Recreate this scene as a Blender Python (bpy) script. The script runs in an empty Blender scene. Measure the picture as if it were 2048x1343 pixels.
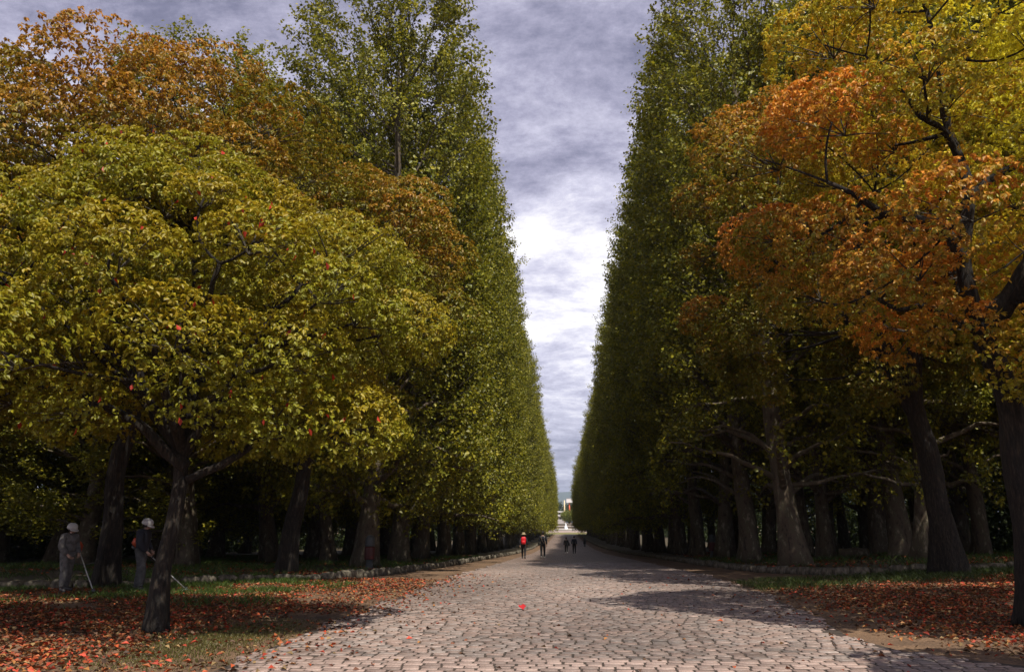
import bpy, bmesh, math
import numpy as np
from mathutils import Vector, Matrix

sc = bpy.context.scene
col = sc.collection
R = math.radians

# ------------------------------------------------------------------ camera
CAM_H = 1.6
cam_d = bpy.data.cameras.new("camera")
cam = bpy.data.objects.new("camera", cam_d)
col.objects.link(cam)
cam_d.sensor_width = 36.0
cam_d.lens = 28.0
cam_d.clip_start = 0.1
cam_d.clip_end = 20000.0
cam.location = (0, 0, CAM_H)
cam.rotation_euler = (R(90 + 13.195), 0, R(3.707))
sc.camera = cam

# ------------------------------------------------------------------ light
SUN_EL, SUN_AZ = 60.0, 27.0          # behind the camera, a little to its right
world = bpy.data.worlds.new("World")
sc.world = world
world.use_nodes = True
wt = world.node_tree
for n in list(wt.nodes):
    wt.nodes.remove(n)


def wn(t, **kw):
    n = wt.nodes.new(t)
    for k, v in kw.items():
        setattr(n, k, v)
    return n


def wl(a, b):
    wt.links.new(a, b)


w_out = wn("ShaderNodeOutputWorld")
w_bg = wn("ShaderNodeBackground")
w_bg.inputs["Strength"].default_value = 0.1
sky = wn("ShaderNodeTexSky", sky_type='NISHITA', sun_disc=False)
sky.sun_elevation = R(SUN_EL)
sky.sun_rotation = R(180 - SUN_AZ)
w_tc = wn("ShaderNodeTexCoord")
w_sep = wn("ShaderNodeSeparateXYZ")
wl(w_tc.outputs["Generated"], w_sep.inputs[0])


def wmath(op, a, b=None, clamp=False):
    n = wn("ShaderNodeMath", operation=op, use_clamp=clamp)
    for i, v in enumerate((a, b)):
        if v is None:
            continue
        if isinstance(v, (int, float)):
            n.inputs[i].default_value = v
        else:
            wl(v, n.inputs[i])
    return n.outputs[0]


zc = wmath('ADD', wmath('MAXIMUM', w_sep.outputs["Z"], 0.0), 0.16)
cx = wmath('DIVIDE', w_sep.outputs["X"], zc)
cy = wmath('DIVIDE', w_sep.outputs["Y"], zc)
w_comb = wn("ShaderNodeCombineXYZ")
wl(cx, w_comb.inputs[0]); wl(cy, w_comb.inputs[1])
nz = wn("ShaderNodeTexNoise")
nz.inputs["Scale"].default_value = 3.0
nz.inputs["Detail"].default_value = 10.0
nz.inputs["Roughness"].default_value = 0.72
nz.inputs["Distortion"].default_value = 0.15
w_map = wn("ShaderNodeMapping")
w_map.inputs["Location"].default_value = (3.1, 1.7, 0.0)
w_map.inputs["Scale"].default_value = (1.0, 1.15, 1.0)
wl(w_comb.outputs[0], w_map.inputs[0])
wl(w_map.outputs[0], nz.inputs["Vector"])
# thin bright cloud low down, thick dark cloud overhead (all round the horizon)
w_band = wn("ShaderNodeValToRGB")
cr = w_band.color_ramp
cr.interpolation = 'EASE'
cr.elements[0].position = 0.0; cr.elements[0].color = (.50, .50, .50, 1)
cr.elements[1].position = 1.0; cr.elements[1].color = (.30, .30, .30, 1)
for p, v in ((0.08, .58), (0.17, .72), (0.25, .90), (0.33, .86), (0.42, .56), (0.62, .43)):
    e = cr.elements.new(p); e.color = (v, v, v, 1)
wl(w_sep.outputs["Z"], w_band.inputs[0])
dens = wmath('ADD', wmath('MULTIPLY', wmath('SUBTRACT', nz.outputs["Fac"], 0.5), 1.75), w_band.outputs[0])
w_ramp = wn("ShaderNodeValToRGB")
cr = w_ramp.color_ramp
cr.elements[0].position = 0.0; cr.elements[0].color = (.085, .09, .15, 1)
cr.elements[1].position = 1.0; cr.elements[1].color = (1.0, .97, 1.0, 1)
for p, c in ((.28, (.20, .195, .285)), (.50, (.37, .355, .475)), (.74, (.62, .60, .73))):
    e = cr.elements.new(p); e.color = (*c, 1)
wl(dens, w_ramp.inputs[0])
w_gain = wn("ShaderNodeVectorMath", operation='SCALE')
w_gain.inputs["Scale"].default_value = 10.0
wl(w_ramp.outputs[0], w_gain.inputs[0])
w_mix = wn("ShaderNodeMix", data_type='RGBA')
w_mix.inputs["Factor"].default_value = 0.90
wl(sky.outputs[0], w_mix.inputs["A"])
wl(w_gain.outputs[0], w_mix.inputs["B"])
wl(w_mix.outputs["Result"], w_bg.inputs["Color"])
wl(w_bg.outputs[0], w_out.inputs["Surface"])

sun_d = bpy.data.lights.new("sun", 'SUN')
sun_d.energy = 4.6
sun_d.angle = R(0.53)
sun_d.color = (1.0, 0.93, 0.80)
sun = bpy.data.objects.new("sun", sun_d)
col.objects.link(sun)
s_dir = Vector((math.sin(R(SUN_AZ)) * math.cos(R(SUN_EL)), -math.cos(R(SUN_AZ)) * math.cos(R(SUN_EL)), math.sin(R(SUN_EL))))
sun.rotation_euler = s_dir.to_track_quat('Z', 'Y').to_euler()
sun.location = (20, -40, 60)

vs = sc.view_settings
vs.view_transform = 'Standard'
vs.look = 'None'
vs.exposure = 0.35
vs.gamma = 1.0
vs.use_curve_mapping = False
sc.render.engine = 'CYCLES'
sc.cycles.use_denoising = True
sc.cycles.max_bounces = 5
sc.cycles.diffuse_bounces = 3
sc.cycles.transmission_bounces = 4
sc.cycles.caustics_reflective = False
sc.cycles.caustics_refractive = False


# ------------------------------------------------------------------ helpers
def ss(t):
    t = np.clip(t, 0, 1)
    return t * t * (3 - 2 * t)


GY = np.array([-60, 12, 30, 56, 86, 115, 150, 272, 300, 420, 3000.])
GZ = np.array([0, 0, -.22, -.78, -1.50, -1.92, -2.0, -2.0, -1.7, 1.2, 1.2])


def G(x, y):
    """height of the ground"""
    x = np.asarray(x, float); y = np.asarray(y, float)
    rise = 0.45 * ss((x - 4) / 11.0) * ss((y - 6) / 18.0) * (1 - ss((y - 190) / 70.0))
    return np.interp(y, GY, GZ) + rise


def gz(x, y):
    return float(G(x, y))


def tag(o, label=None, cat=None, group=None, kind=None):
    if label: o["label"] = label
    if cat: o["category"] = cat
    if group: o["group"] = group
    if kind: o["kind"] = kind
    return o


def empty(name, loc, rz=0.0):
    o = bpy.data.objects.new(name, None)
    o.empty_display_size = 0.3
    o.location = loc
    o.rotation_euler = (0, 0, rz)
    col.objects.link(o)
    return o


def link(name, me, parent=None, loc=None):
    o = bpy.data.objects.new(name, me)
    col.objects.link(o)
    if parent is not None: o.parent = parent
    if loc is not None: o.location = loc
    return o


def mesh_np(name, V, F, mat, colors=None, smooth=False):
    """V (n,3), F (m,k) same-size faces"""
    V = np.asarray(V, np.float32); F = np.asarray(F, np.int32)
    k = F.shape[1]
    me = bpy.data.meshes.new(name)
    me.vertices.add(len(V)); me.vertices.foreach_set("co", V.ravel())
    me.loops.add(F.size); me.loops.foreach_set("vertex_index", F.ravel())
    me.polygons.add(len(F))
    me.polygons.foreach_set("loop_start", np.arange(0, F.size, k, dtype=np.int32))
    me.polygons.foreach_set("loop_total", np.full(len(F), k, np.int32))
    if smooth:
        me.polygons.foreach_set("use_smooth", np.ones(len(F), bool))
    me.update(calc_edges=True)
    if colors is not None:
        a = me.color_attributes.new("tint", 'FLOAT_COLOR', 'POINT')
        c = np.ones((len(V), 4), np.float32); c[:, :3] = colors
        a.data.foreach_set("color", c.ravel())
    if mat is not None: me.materials.append(mat)
    return me


class Tubes:
    """collects tapered tubes (quads)"""
    def __init__(self):
        self.V, self.F, self.n = [], [], 0

    def add(self, P, r, sides=6, lobes=None, cap=True):
        P = np.asarray(P, float); n = len(P)
        r = np.broadcast_to(np.asarray(r, float), (n,))
        T = np.gradient(P, axis=0)
        T /= np.linalg.norm(T, axis=1, keepdims=True) + 1e-9
        ref = np.array([0.21, 0.35, 0.91]) if abs(T[:, 2].mean()) < .8 else np.array([1.0, 0.12, 0.05])
        A = np.cross(T, ref); A /= np.linalg.norm(A, axis=1, keepdims=True) + 1e-9
        B = np.cross(T, A)
        th = np.linspace(0, 2 * np.pi, sides, endpoint=False)
        rr = r[:, None] * (np.ones((n, sides)) if lobes is None else lobes)
        V = P[:, None, :] + rr[..., None] * (np.cos(th)[None, :, None] * A[:, None, :] + np.sin(th)[None, :, None] * B[:, None, :])
        i = np.arange(n - 1)[:, None] * sides; j = np.arange(sides)[None, :]; j2 = (j + 1) % sides
        F = np.stack([i + j, i + j2, i + sides + j2, i + sides + j], -1).reshape(-1, 4)
        self.V.append(V.reshape(-1, 3)); self.F.append(F + self.n); self.n += n * sides
        if cap:
            b = self.n
            self.V.append(np.vstack([P[-1:], P[:1]])); self.n += 2
            last = b - sides; first = b - n * sides
            f = [[last + a, last + (a + 1) % sides, b, b] for a in range(sides)] + \
                [[first + (a + 1) % sides, first + a, b + 1, b + 1] for a in range(sides)]
            self.F.append(np.array([[q[0], q[1], q[2], q[2]] for q in f]))

    def mesh(self, name, mat, smooth=True):
        V = np.vstack(self.V); F = np.vstack(self.F)
        tri = F[:, 2] == F[:, 3]
        Q = F[~tri]; T = F[tri][:, :3]
        F3 = np.vstack([Q[:, [0, 1, 2]], Q[:, [0, 2, 3]], T]) if len(T) else None
        if F3 is None:
            return mesh_np(name, V, Q, mat, smooth=smooth)
        return mesh_np(name, V, F3, mat, smooth=smooth)


def unit(v):
    return v / (np.linalg.norm(v, axis=-1, keepdims=True) + 1e-9)


def bez(p0, p1, p2, n):
    t = np.linspace(0, 1, n)[:, None]
    return (1 - t) ** 2 * np.asarray(p0) + 2 * t * (1 - t) * np.asarray(p1) + t ** 2 * np.asarray(p2)


def leaf_mesh(name, P, A, Nn, L, W, C, mat, fold=0.22, droop=0.12, wide=.45):
    """folded kite leaves: P base, A axis, Nn normal, L length, W width, C colour"""
    A = unit(A); S = unit(np.cross(A, Nn)); Nn = np.cross(S, A)
    L = np.broadcast_to(L, (len(P),))[:, None]; W = np.broadcast_to(W, (len(P),))[:, None]
    m = P + A * L * wide
    V = np.stack([P, m + S * W * .5 + Nn * W * fold, P + A * L - Nn * L * droop, m - S * W * .5 + Nn * W * fold], 1).reshape(-1, 3)
    b = np.arange(len(P))[:, None] * 4
    F = np.concatenate([b + np.array([[0, 1, 2]]), b + np.array([[0, 2, 3]])], 1).reshape(-1, 3)
    return mesh_np(name, V, F, mat, colors=np.repeat(C, 4, axis=0))


# ------------------------------------------------------------------ materials
def new_mat(name):
    m = bpy.data.materials.new(name); m.use_nodes = True
    nt = m.node_tree
    b = nt.nodes["Principled BSDF"]
    return m, nt, b


def node(nt, t, **kw):
    n = nt.nodes.new(t)
    for k, v in kw.items(): setattr(n, k, v)
    return n


def ramp(nt, src, stops):
    n = node(nt, "ShaderNodeValToRGB")
    e = n.color_ramp.elements
    e[0].position, e[0].color = stops[0][0], (*stops[0][1], 1)
    e[1].position, e[1].color = stops[-1][0], (*stops[-1][1], 1)
    for p, c in stops[1:-1]:
        q = e.new(p); q.color = (*c, 1)
    nt.links.new(src, n.inputs[0])
    return n.outputs[0]


def noise(nt, scale, detail=4, rough=.6, coord="Object", stretch=None):
    tc = node(nt, "ShaderNodeTexCoord")
    src = tc.outputs[coord]
    if stretch:
        mp = node(nt, "ShaderNodeMapping"); mp.inputs["Scale"].default_value = stretch
        nt.links.new(src, mp.inputs[0]); src = mp.outputs[0]
    n = node(nt, "ShaderNodeTexNoise")
    n.inputs["Scale"].default_value = scale; n.inputs["Detail"].default_value = detail
    n.inputs["Roughness"].default_value = rough
    nt.links.new(src, n.inputs["Vector"])
    return n.outputs["Fac"]


def bump(nt, b, h, strength=.5, dist=.02):
    n = node(nt, "ShaderNodeBump")
    n.inputs["Strength"].default_value = strength; n.inputs["Distance"].default_value = dist
    nt.links.new(h, n.inputs["Height"]); nt.links.new(n.outputs[0], b.inputs["Normal"])


def leaf_material(name, trans=.35, rough=.45):
    m, nt, b = new_mat(name)
    at = node(nt, "ShaderNodeAttribute"); at.attribute_name = "tint"
    nt.links.new(at.outputs["Color"], b.inputs["Base Color"])
    b.inputs["Roughness"].default_value = rough
    b.inputs["Specular IOR Level"].default_value = .35
    tr = node(nt, "ShaderNodeBsdfTranslucent")
    nt.links.new(at.outputs["Color"], tr.inputs["Color"])
    mx = node(nt, "ShaderNodeMixShader"); mx.inputs[0].default_value = trans
    nt.links.new(b.outputs[0], mx.inputs[1]); nt.links.new(tr.outputs[0], mx.inputs[2])
    nt.links.new(mx.outputs[0], nt.nodes["Material Output"].inputs["Surface"])
    return m


def noise_mat(name, scale, stops, rough=.85, bump_s=0, bump_d=.02, detail=5, coord="Object", stretch=None, nr=.6):
    m, nt, b = new_mat(name)
    f = noise(nt, scale, detail, nr, coord, stretch)
    nt.links.new(ramp(nt, f, stops), b.inputs["Base Color"])
    b.inputs["Roughness"].default_value = rough
    if bump_s: bump(nt, b, f, bump_s, bump_d)
    return m


def plain(name, c, rough=.7, var=.12):
    c = np.array(c)
    return noise_mat(name, 14, [(.3, tuple(c * (1 - var))), (.7, tuple(np.minimum(c * (1 + var), 1)))], rough)


M_leaf = leaf_material("foliage")
M_litter = leaf_material("leaf litter", trans=.12, rough=.6)
M_bark_c = noise_mat("furrowed bark", 9, [(.40, (.005, .0038, .003)), (.54, (.022, .016, .011)), (.74, (.085, .062, .042))], .95, 1.0, .05, 7, "Object", (3.2, 3.2, .55), .7)
M_bark_p = noise_mat("mottled bark", 3.4, [(.34, (.035, .025, .017)), (.47, (.10, .072, .048)), (.55, (.085, .075, .043)), (.66, (.26, .21, .15))], .9, .5, .02, 7, "Object", (1.4, 1.4, .7), .65)
M_twig = plain("twig bark", (.05, .042, .032), .9)
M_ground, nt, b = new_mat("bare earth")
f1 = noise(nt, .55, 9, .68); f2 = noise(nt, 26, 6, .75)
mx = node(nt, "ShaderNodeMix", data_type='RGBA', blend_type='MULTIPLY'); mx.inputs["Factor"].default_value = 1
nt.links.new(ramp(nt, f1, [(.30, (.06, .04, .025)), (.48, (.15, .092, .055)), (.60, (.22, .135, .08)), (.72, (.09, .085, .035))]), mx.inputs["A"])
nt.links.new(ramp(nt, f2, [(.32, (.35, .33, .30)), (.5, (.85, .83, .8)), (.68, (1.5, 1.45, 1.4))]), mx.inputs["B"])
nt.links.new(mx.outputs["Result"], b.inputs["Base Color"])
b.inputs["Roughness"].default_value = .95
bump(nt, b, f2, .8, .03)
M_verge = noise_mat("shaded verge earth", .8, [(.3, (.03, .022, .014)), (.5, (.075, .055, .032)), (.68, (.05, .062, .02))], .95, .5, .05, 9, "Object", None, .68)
M_stone = noise_mat("kerb stone", 5, [(.3, (.03, .027, .02)), (.5, (.11, .095, .07)), (.7, (.24, .205, .155))], .9, .6, .03, 7)


# ------------------------------------------------------------------ ground
def grid_sheet(name, xs, ys, mat, dz=0.0):
    X, Y = np.meshgrid(xs, ys)
    V = np.stack([X, Y, G(X, Y) + dz], -1).reshape(-1, 3)
    n, m = len(ys), len(xs)
    i = np.arange(n - 1)[:, None] * m + np.arange(m - 1)[None, :]
    F = np.stack([i, i + 1, i + m + 1, i + m], -1).reshape(-1, 4)
    return link(name, mesh_np(name, V, F, mat, smooth=True))


xs = np.r_[-4000, -900, -300, -120, np.arange(-60, 61, 1.5), 120, 300, 900, 4000]
ys = np.r_[-300, -60, np.arange(-14, 60, 1.5), np.arange(60, 450, 8), 700, 1500, 3000, 9000]
tag(grid_sheet("ground", xs, ys, M_ground, -0.03), "brown bare earth ground under the trees", "ground", kind="structure")

# road outline: left and right edges by distance
RL = np.array([(-6, -4.0), (9, -3.9), (14, -3.85), (20, -3.9), (29, -3.9), (40, -3.6), (62, -3.5), (100, -3.4), (150, -3.2), (268, -3.2)])
RR = np.array([(-6, 11), (8.3, 7.4), (9.3, 6.2), (10.2, 4.9), (11.2, 4.15), (12.4, 4.05), (14, 4.3), (20, 4.8), (29, 5.0), (40, 4.7), (62, 4.3), (100, 4.0), (150, 3.6), (268, 3.3)])


def rl(y): return np.interp(y, RL[:, 0], RL[:, 1])
def rr_(y): return np.interp(y, RR[:, 0], RR[:, 1])


def strip(name, ys, fa, fb, mat, dz, nx=7):
    ys = np.asarray(ys, float)
    t = np.linspace(0, 1, nx)[None, :]
    X = fa(ys)[:, None] * (1 - t) + fb(ys)[:, None] * t
    Y = np.repeat(ys[:, None], nx, 1)
    V = np.stack([X, Y, G(X, Y) + dz], -1).reshape(-1, 3)
    i = np.arange(len(ys) - 1)[:, None] * nx + np.arange(nx - 1)[None, :]
    F = np.stack([i, i + 1, i + nx + 1, i + nx], -1).reshape(-1, 4)
    return mesh_np(name, V, F, mat, smooth=True)


SETT_Y0, SETT_Y1 = 8.2, 46.0
M_bed, nt, b = new_mat("sett joints")
nt.links.new(ramp(nt, noise(nt, 6, 6), [(.3, (.022, .016, .012)), (.7, (.06, .043, .032))]), b.inputs["Base Color"])
b.inputs["Roughness"].default_value = .95
# the setts: colour differs from stone to stone
M_sett, nt, b = new_mat("granite sett")
at = node(nt, "ShaderNodeAttribute"); at.attribute_name = "tint"
oi = node(nt, "ShaderNodeObjectInfo")
nf = noise(nt, 28, 5, .7)
mx = node(nt, "ShaderNodeMix", data_type='RGBA', blend_type='MULTIPLY'); mx.inputs["Factor"].default_value = 1
nt.links.new(at.outputs["Color"], mx.inputs["A"])
nt.links.new(ramp(nt, nf, [(.3, (.55, .53, .52)), (.7, (1.15, 1.12, 1.1))]), mx.inputs["B"])
nt.links.new(mx.outputs["Result"], b.inputs["Base Color"])
b.inputs["Roughness"].default_value = .55
bump(nt, b, nf, .5, .01)
# far road: the same setts as a brick pattern
M_far, nt, b = new_mat("far setts")
tc = node(nt, "ShaderNodeTexCoord")
bt = node(nt, "ShaderNodeTexBrick")
for k, v in (("Scale", 1.0), ("Mortar Size", .018), ("Brick Width", .22), ("Row Height", .152), ("Bias", 0.0)):
    bt.inputs[k].default_value = v
bt.inputs["Color1"].default_value = (.215, .158, .135, 1)
bt.inputs["Color2"].default_value = (.30, .225, .195, 1)
bt.inputs["Mortar"].default_value = (.035, .026, .02, 1)
nt.links.new(tc.outputs["Object"], bt.inputs["Vector"])
mx = node(nt, "ShaderNodeMix", data_type='RGBA', blend_type='MULTIPLY'); mx.inputs["Factor"].default_value = 1
nt.links.new(bt.outputs["Color"], mx.inputs["A"])
nt.links.new(ramp(nt, noise(nt, .8, 7, .7), [(.3, (.7, .68, .66)), (.7, (1.2, 1.17, 1.15))]), mx.inputs["B"])
nt.links.new(mx.outputs["Result"], b.inputs["Base Color"])
b.inputs["Roughness"].default_value = .7

road = empty("road", (0, 0, 0))
tag(road, "long straight road paved with pinkish grey stone setts", "road", kind="structure")
link("sett_bed", strip("sett_bed", np.r_[-6, 0, np.arange(5, 48, 1.5)], rl, rr_, M_bed, .004), road)
tag(link("far_paving", strip("far_paving", np.r_[np.arange(SETT_Y1, 60, 2), np.arange(60, 150, 5), 150, 180, 210, 240, 268], rl, rr_, M_far, .008), road), kind="stuff")
tag(link("near_paving", strip("near_paving", np.r_[-6, -3, 0, 3, 6, SETT_Y0], rl, rr_, M_far, .008), road), kind="stuff")

rng = np.random.default_rng(7)
SW, SR = .22, .152


def sett_shape(w, d, h=.035, bev=.005):
    a, c = w / 2, d / 2
    V = np.array([(-a, -c, -h), (a, -c, -h), (a, c, -h), (-a, c, -h),
                  (-a, -c, -bev), (a, -c, -bev), (a, c, -bev), (-a, c, -bev),
                  (-a + bev * 1.3, -c + bev, 0), (a - bev * 1.3, -c + bev, 0), (a - bev * 1.3, c - bev, 0), (-a + bev * 1.3, c - bev, 0)])
    F = []
    for k in range(4):
        k2 = (k + 1) % 4
        F += [(k, k2, 4 + k2, 4 + k), (4 + k, 4 + k2, 8 + k2, 8 + k)]
    F.append((8, 9, 10, 11))
    return V, np.array(F)


rows = np.arange(SETT_Y0, SETT_Y1, SR)
items = []
for ri, y in enumerate(rows):
    x0, x1 = float(rl(y)), float(rr_(y))
    x0 += .10 * math.sin(y * 1.7) + .07 * math.sin(y * 4.1) + rng.uniform(-.10, .16); x1 += .10 * math.sin(y * 1.3) + .06 * math.sin(y * 4.7) + rng.uniform(-.16, .10)
    x = x0
    first = rng.uniform(.35, 1)
    while x < x1 - .04:
        w = SW * rng.uniform(.72, 1.2) * first
        first = 1
        if x + w > x1 - .05: w = x1 - x
        if w > .05:
            items.append((x + w / 2, y + SR / 2, w - rng.uniform(.020, .042), SR - rng.uniform(.034, .056)))
        x += w
items = np.array(items)
yj = items[:, 1] + rng.normal(0, .006, len(items)) + .03 * np.sin(items[:, 0] * 1.1)
items[:, 1] = yj
tone = rng.normal(1, .19, len(items)).clip(.45, 1.6)[:, None]
patch = (.86 + .22 * np.sin(items[:, 0] * .9 + 1.0) * np.sin(items[:, 1] * .33 + .6))[:, None]
hue = rng.uniform(0, 1, len(items))[:, None]
sc_col = (np.array([.315, .228, .194]) * (1 - hue) + np.array([.275, .235, .216]) * hue) * tone * patch
sz = G(items[:, 0], items[:, 1]) + .014 + rng.normal(0, .0025, len(items))
tilt = rng.normal(0, .014, (len(items), 2))
# the three hundred nearest setts are objects of their own
near_i = np.lexsort((np.abs(items[:, 0] - .6), items[:, 1]))
near_i = near_i[(items[near_i, 0] > -3.6) & (items[near_i, 0] < 3.4) & (items[near_i, 1] > 9.0)]
vis = near_i[:290]
is_near = np.zeros(len(items), bool); is_near[vis] = True
VV, FF, CC, k = [], [], [], 0
for i in np.nonzero(~is_near)[0]:
    x, y, w, d = items[i]
    V, F = sett_shape(w, d)
    V = V.copy(); V[:, 2] += V[:, 0] * tilt[i, 0] + V[:, 1] * tilt[i, 1]
    VV.append(V + (x, y, sz[i])); FF.append(F + k); k += 12; CC.append(np.repeat(sc_col[i:i + 1], 12, 0))
tag(link("sett_field", mesh_np("sett_field", np.vstack(VV), np.vstack(FF), M_sett, np.vstack(CC)), road), kind="stuff")
shared = []
for q in range(12):
    V, F = sett_shape(SW * .9 * (.8 + .035 * q), SR * .71)
    shared.append((SW * .9 * (.8 + .035 * q), [mesh_np("sett", V, F, M_sett, np.repeat((np.array([.35, .265, .232]) * t)[None], 12, 0)) for t in (.72, .9, 1.05, 1.25)]))
ws = np.array([s[0] for s in shared])
for i in vis:
    x, y, w, d = items[i]
    q = int(np.argmin(abs(ws - w)))
    o = link("sett", shared[q][1][int(rng.integers(4))], road, (x, y, sz[i]))
    o.rotation_euler = (tilt[i, 1], -tilt[i, 0], rng.normal(0, .01))

# kerb lines
KL = np.array([(-24, 19.3), (-16, 20.2), (-12.2, 22.4), (-10.2, 24.6), (-7.9, 26.2), (-6.7, 29.3), (-5.9, 38), (-5.6, 48), (-5.3, 67), (-4.9, 100), (-4.3, 150), (-4.2, 266)])
KR = np.array([(30, 25.4), (19.7, 25.6), (11, 26.0), (8.6, 27.2), (7.2, 31), (6.7, 40), (6.4, 60), (6.0, 90), (5.2, 130), (4.6, 180), (4.4, 266)])


def resample(P, steps):
    d = np.r_[0, np.cumsum(np.linalg.norm(np.diff(P, axis=0), axis=1))]
    out, s = [], 0.0
    while s < d[-1]:
        p = np.array([np.interp(s, d, P[:, 0]), np.interp(s, d, P[:, 1])])
        st = steps(p)
        p2 = np.array([np.interp(min(s + st, d[-1]), d, P[:, 0]), np.interp(min(s + st, d[-1]), d, P[:, 1])])
        out.append((p, p2)); s += st
    return out


def rock_mesh(name, size, seed, mat, rough=.12, sub=2, power=.55):
    """rounded block with uneven faces"""
    r = np.random.default_rng(seed)
    bm = bmesh.new()
    bmesh.ops.create_icosphere(bm, subdivisions=sub, radius=1)
    ph = r.uniform(0, 6.28, (4, 3)); fr = r.uniform(1.2, 3.2, (4, 3))
    for v in bm.verts:
        c = np.array(v.co)
        c = np.sign(c) * np.abs(c) ** power
        k = 1 + rough * sum(np.sin(fr[a] @ np.array(v.co) * 1.6 + ph[a, 0]) for a in range(4)) * .5
        v.co = Vector(c * k * np.array(size) * .5)
    me = bpy.data.meshes.new(name); bm.to_mesh(me); bm.free()
    me.materials.append(mat)
    for p in me.polygons: p.use_smooth = True
    return me


kerb_meshes = [rock_mesh("kerb_stone", (1.0, .30, .34), s, M_stone, .10, 2, .6) for s in range(6)]


def kerb(name, P, label, flip):
    root = empty(name, (0, 0, 0)); tag(root, label, "kerb", kind="structure")
    rg = np.random.default_rng(3)
    for i, (a, c) in enumerate(resample(P, lambda p: (.55 if p[1] < 60 else 1.0 if p[1] < 110 else 3.0) * rg.uniform(.8, 1.25))):
        m = (a + c) / 2; L = np.linalg.norm(c - a)
        o = link("kerb_stone", kerb_meshes[i % 6], root, (m[0] + rg.normal(0, .025), m[1] + rg.normal(0, .025), gz(*m) + .05 + rg.normal(0, .018)))
        o.rotation_euler = (rg.normal(0, .06), rg.normal(0, .05), math.atan2(c[1] - a[1], c[0] - a[0]) + rg.normal(0, .05))
        o.scale = (L * 1.0, rg.uniform(.85, 1.2), rg.uniform(.85, 1.15))
    return root


kerb("kerb", KL, "rough stone kerb beside the sunlit tree row, curving out to the junction", -1)
kerb("kerb", KR, "rough stone kerb beside the shaded tree row, curving out to the junction", 1)


def verge(name, P, side, label):
    V, F = [], []
    nx = 16
    far = 70.0
    S = [a for a, c in resample(P, lambda p: 1.2 if p[1] < 60 else 5)]
    for p in S:
        # goes outwards along x and, at the flare, away along y
        for t in np.linspace(0, 1, nx):
            tt = t ** 1.6
            x = p[0] + side * tt * (far - abs(p[0])); y = p[1] + (tt * 24 if p[1] < 40 else tt * 24 * max(0, 1 - (p[1] - 40) / 60))
            V.append((x, y, gz(x, y) + .10 + .06 * math.sin(x * .7) * math.sin(y * .5) * min(1, t * 4)))
    V = np.array(V); n = len(S)
    i = np.arange(n - 1)[:, None] * nx + np.arange(nx - 1)[None, :]
    F = np.stack([i, i + 1, i + nx + 1, i + nx], -1).reshape(-1, 4)
    if side > 0: F = F[:, ::-1]
    return tag(link(name, mesh_np(name, V, F, M_verge, smooth=True)), label, "verge", kind="structure")


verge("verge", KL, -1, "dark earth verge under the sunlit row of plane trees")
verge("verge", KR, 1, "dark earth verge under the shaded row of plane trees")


# ------------------------------------------------------------------ trees
def wobble_path(P, amp, rg, n=None):
    P = np.asarray(P, float)
    t = np.linspace(0, 1, len(P))
    k = np.sin(t * np.pi)[:, None]
    ph = rg.uniform(0, 6.28, (2, 3))
    return P + k * amp * (np.sin(t[:, None] * 7 + ph[0]) * .6 + np.sin(t[:, None] * 15 + ph[1]) * .4)


def trunk_lobes(n, sides, rg, flare=.5, rough=.05, z=None):
    th = np.linspace(0, 2 * np.pi, sides, endpoint=False)[None, :]
    z = np.linspace(0, 1, n)[:, None] if z is None else z[:, None]
    k = rg.uniform(0, 6.28, 4)
    base = np.exp(-z * 5.0)
    l = 1 + base * flare * (0.55 + .45 * np.sin(3 * th + k[0]) * .8 + .35 * np.sin(5 * th + k[1]))
    l = l + rough * (np.sin(4 * th + z * 9 + k[2]) + .7 * np.sin(7 * th - z * 14 + k[3])) + rg.normal(0, rough * .35, (n, sides))
    return l


C_GREEN = np.array([.150, .165, .014]); C_DEEP = np.array([.060, .078, .012])
C_ORANGE = np.array([.36, .130, .016]); C_YEL = np.array([.34, .27, .018]); C_GOLD = np.array([.46, .205, .020]); C_RED = np.array([.40, .035, .015])


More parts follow.
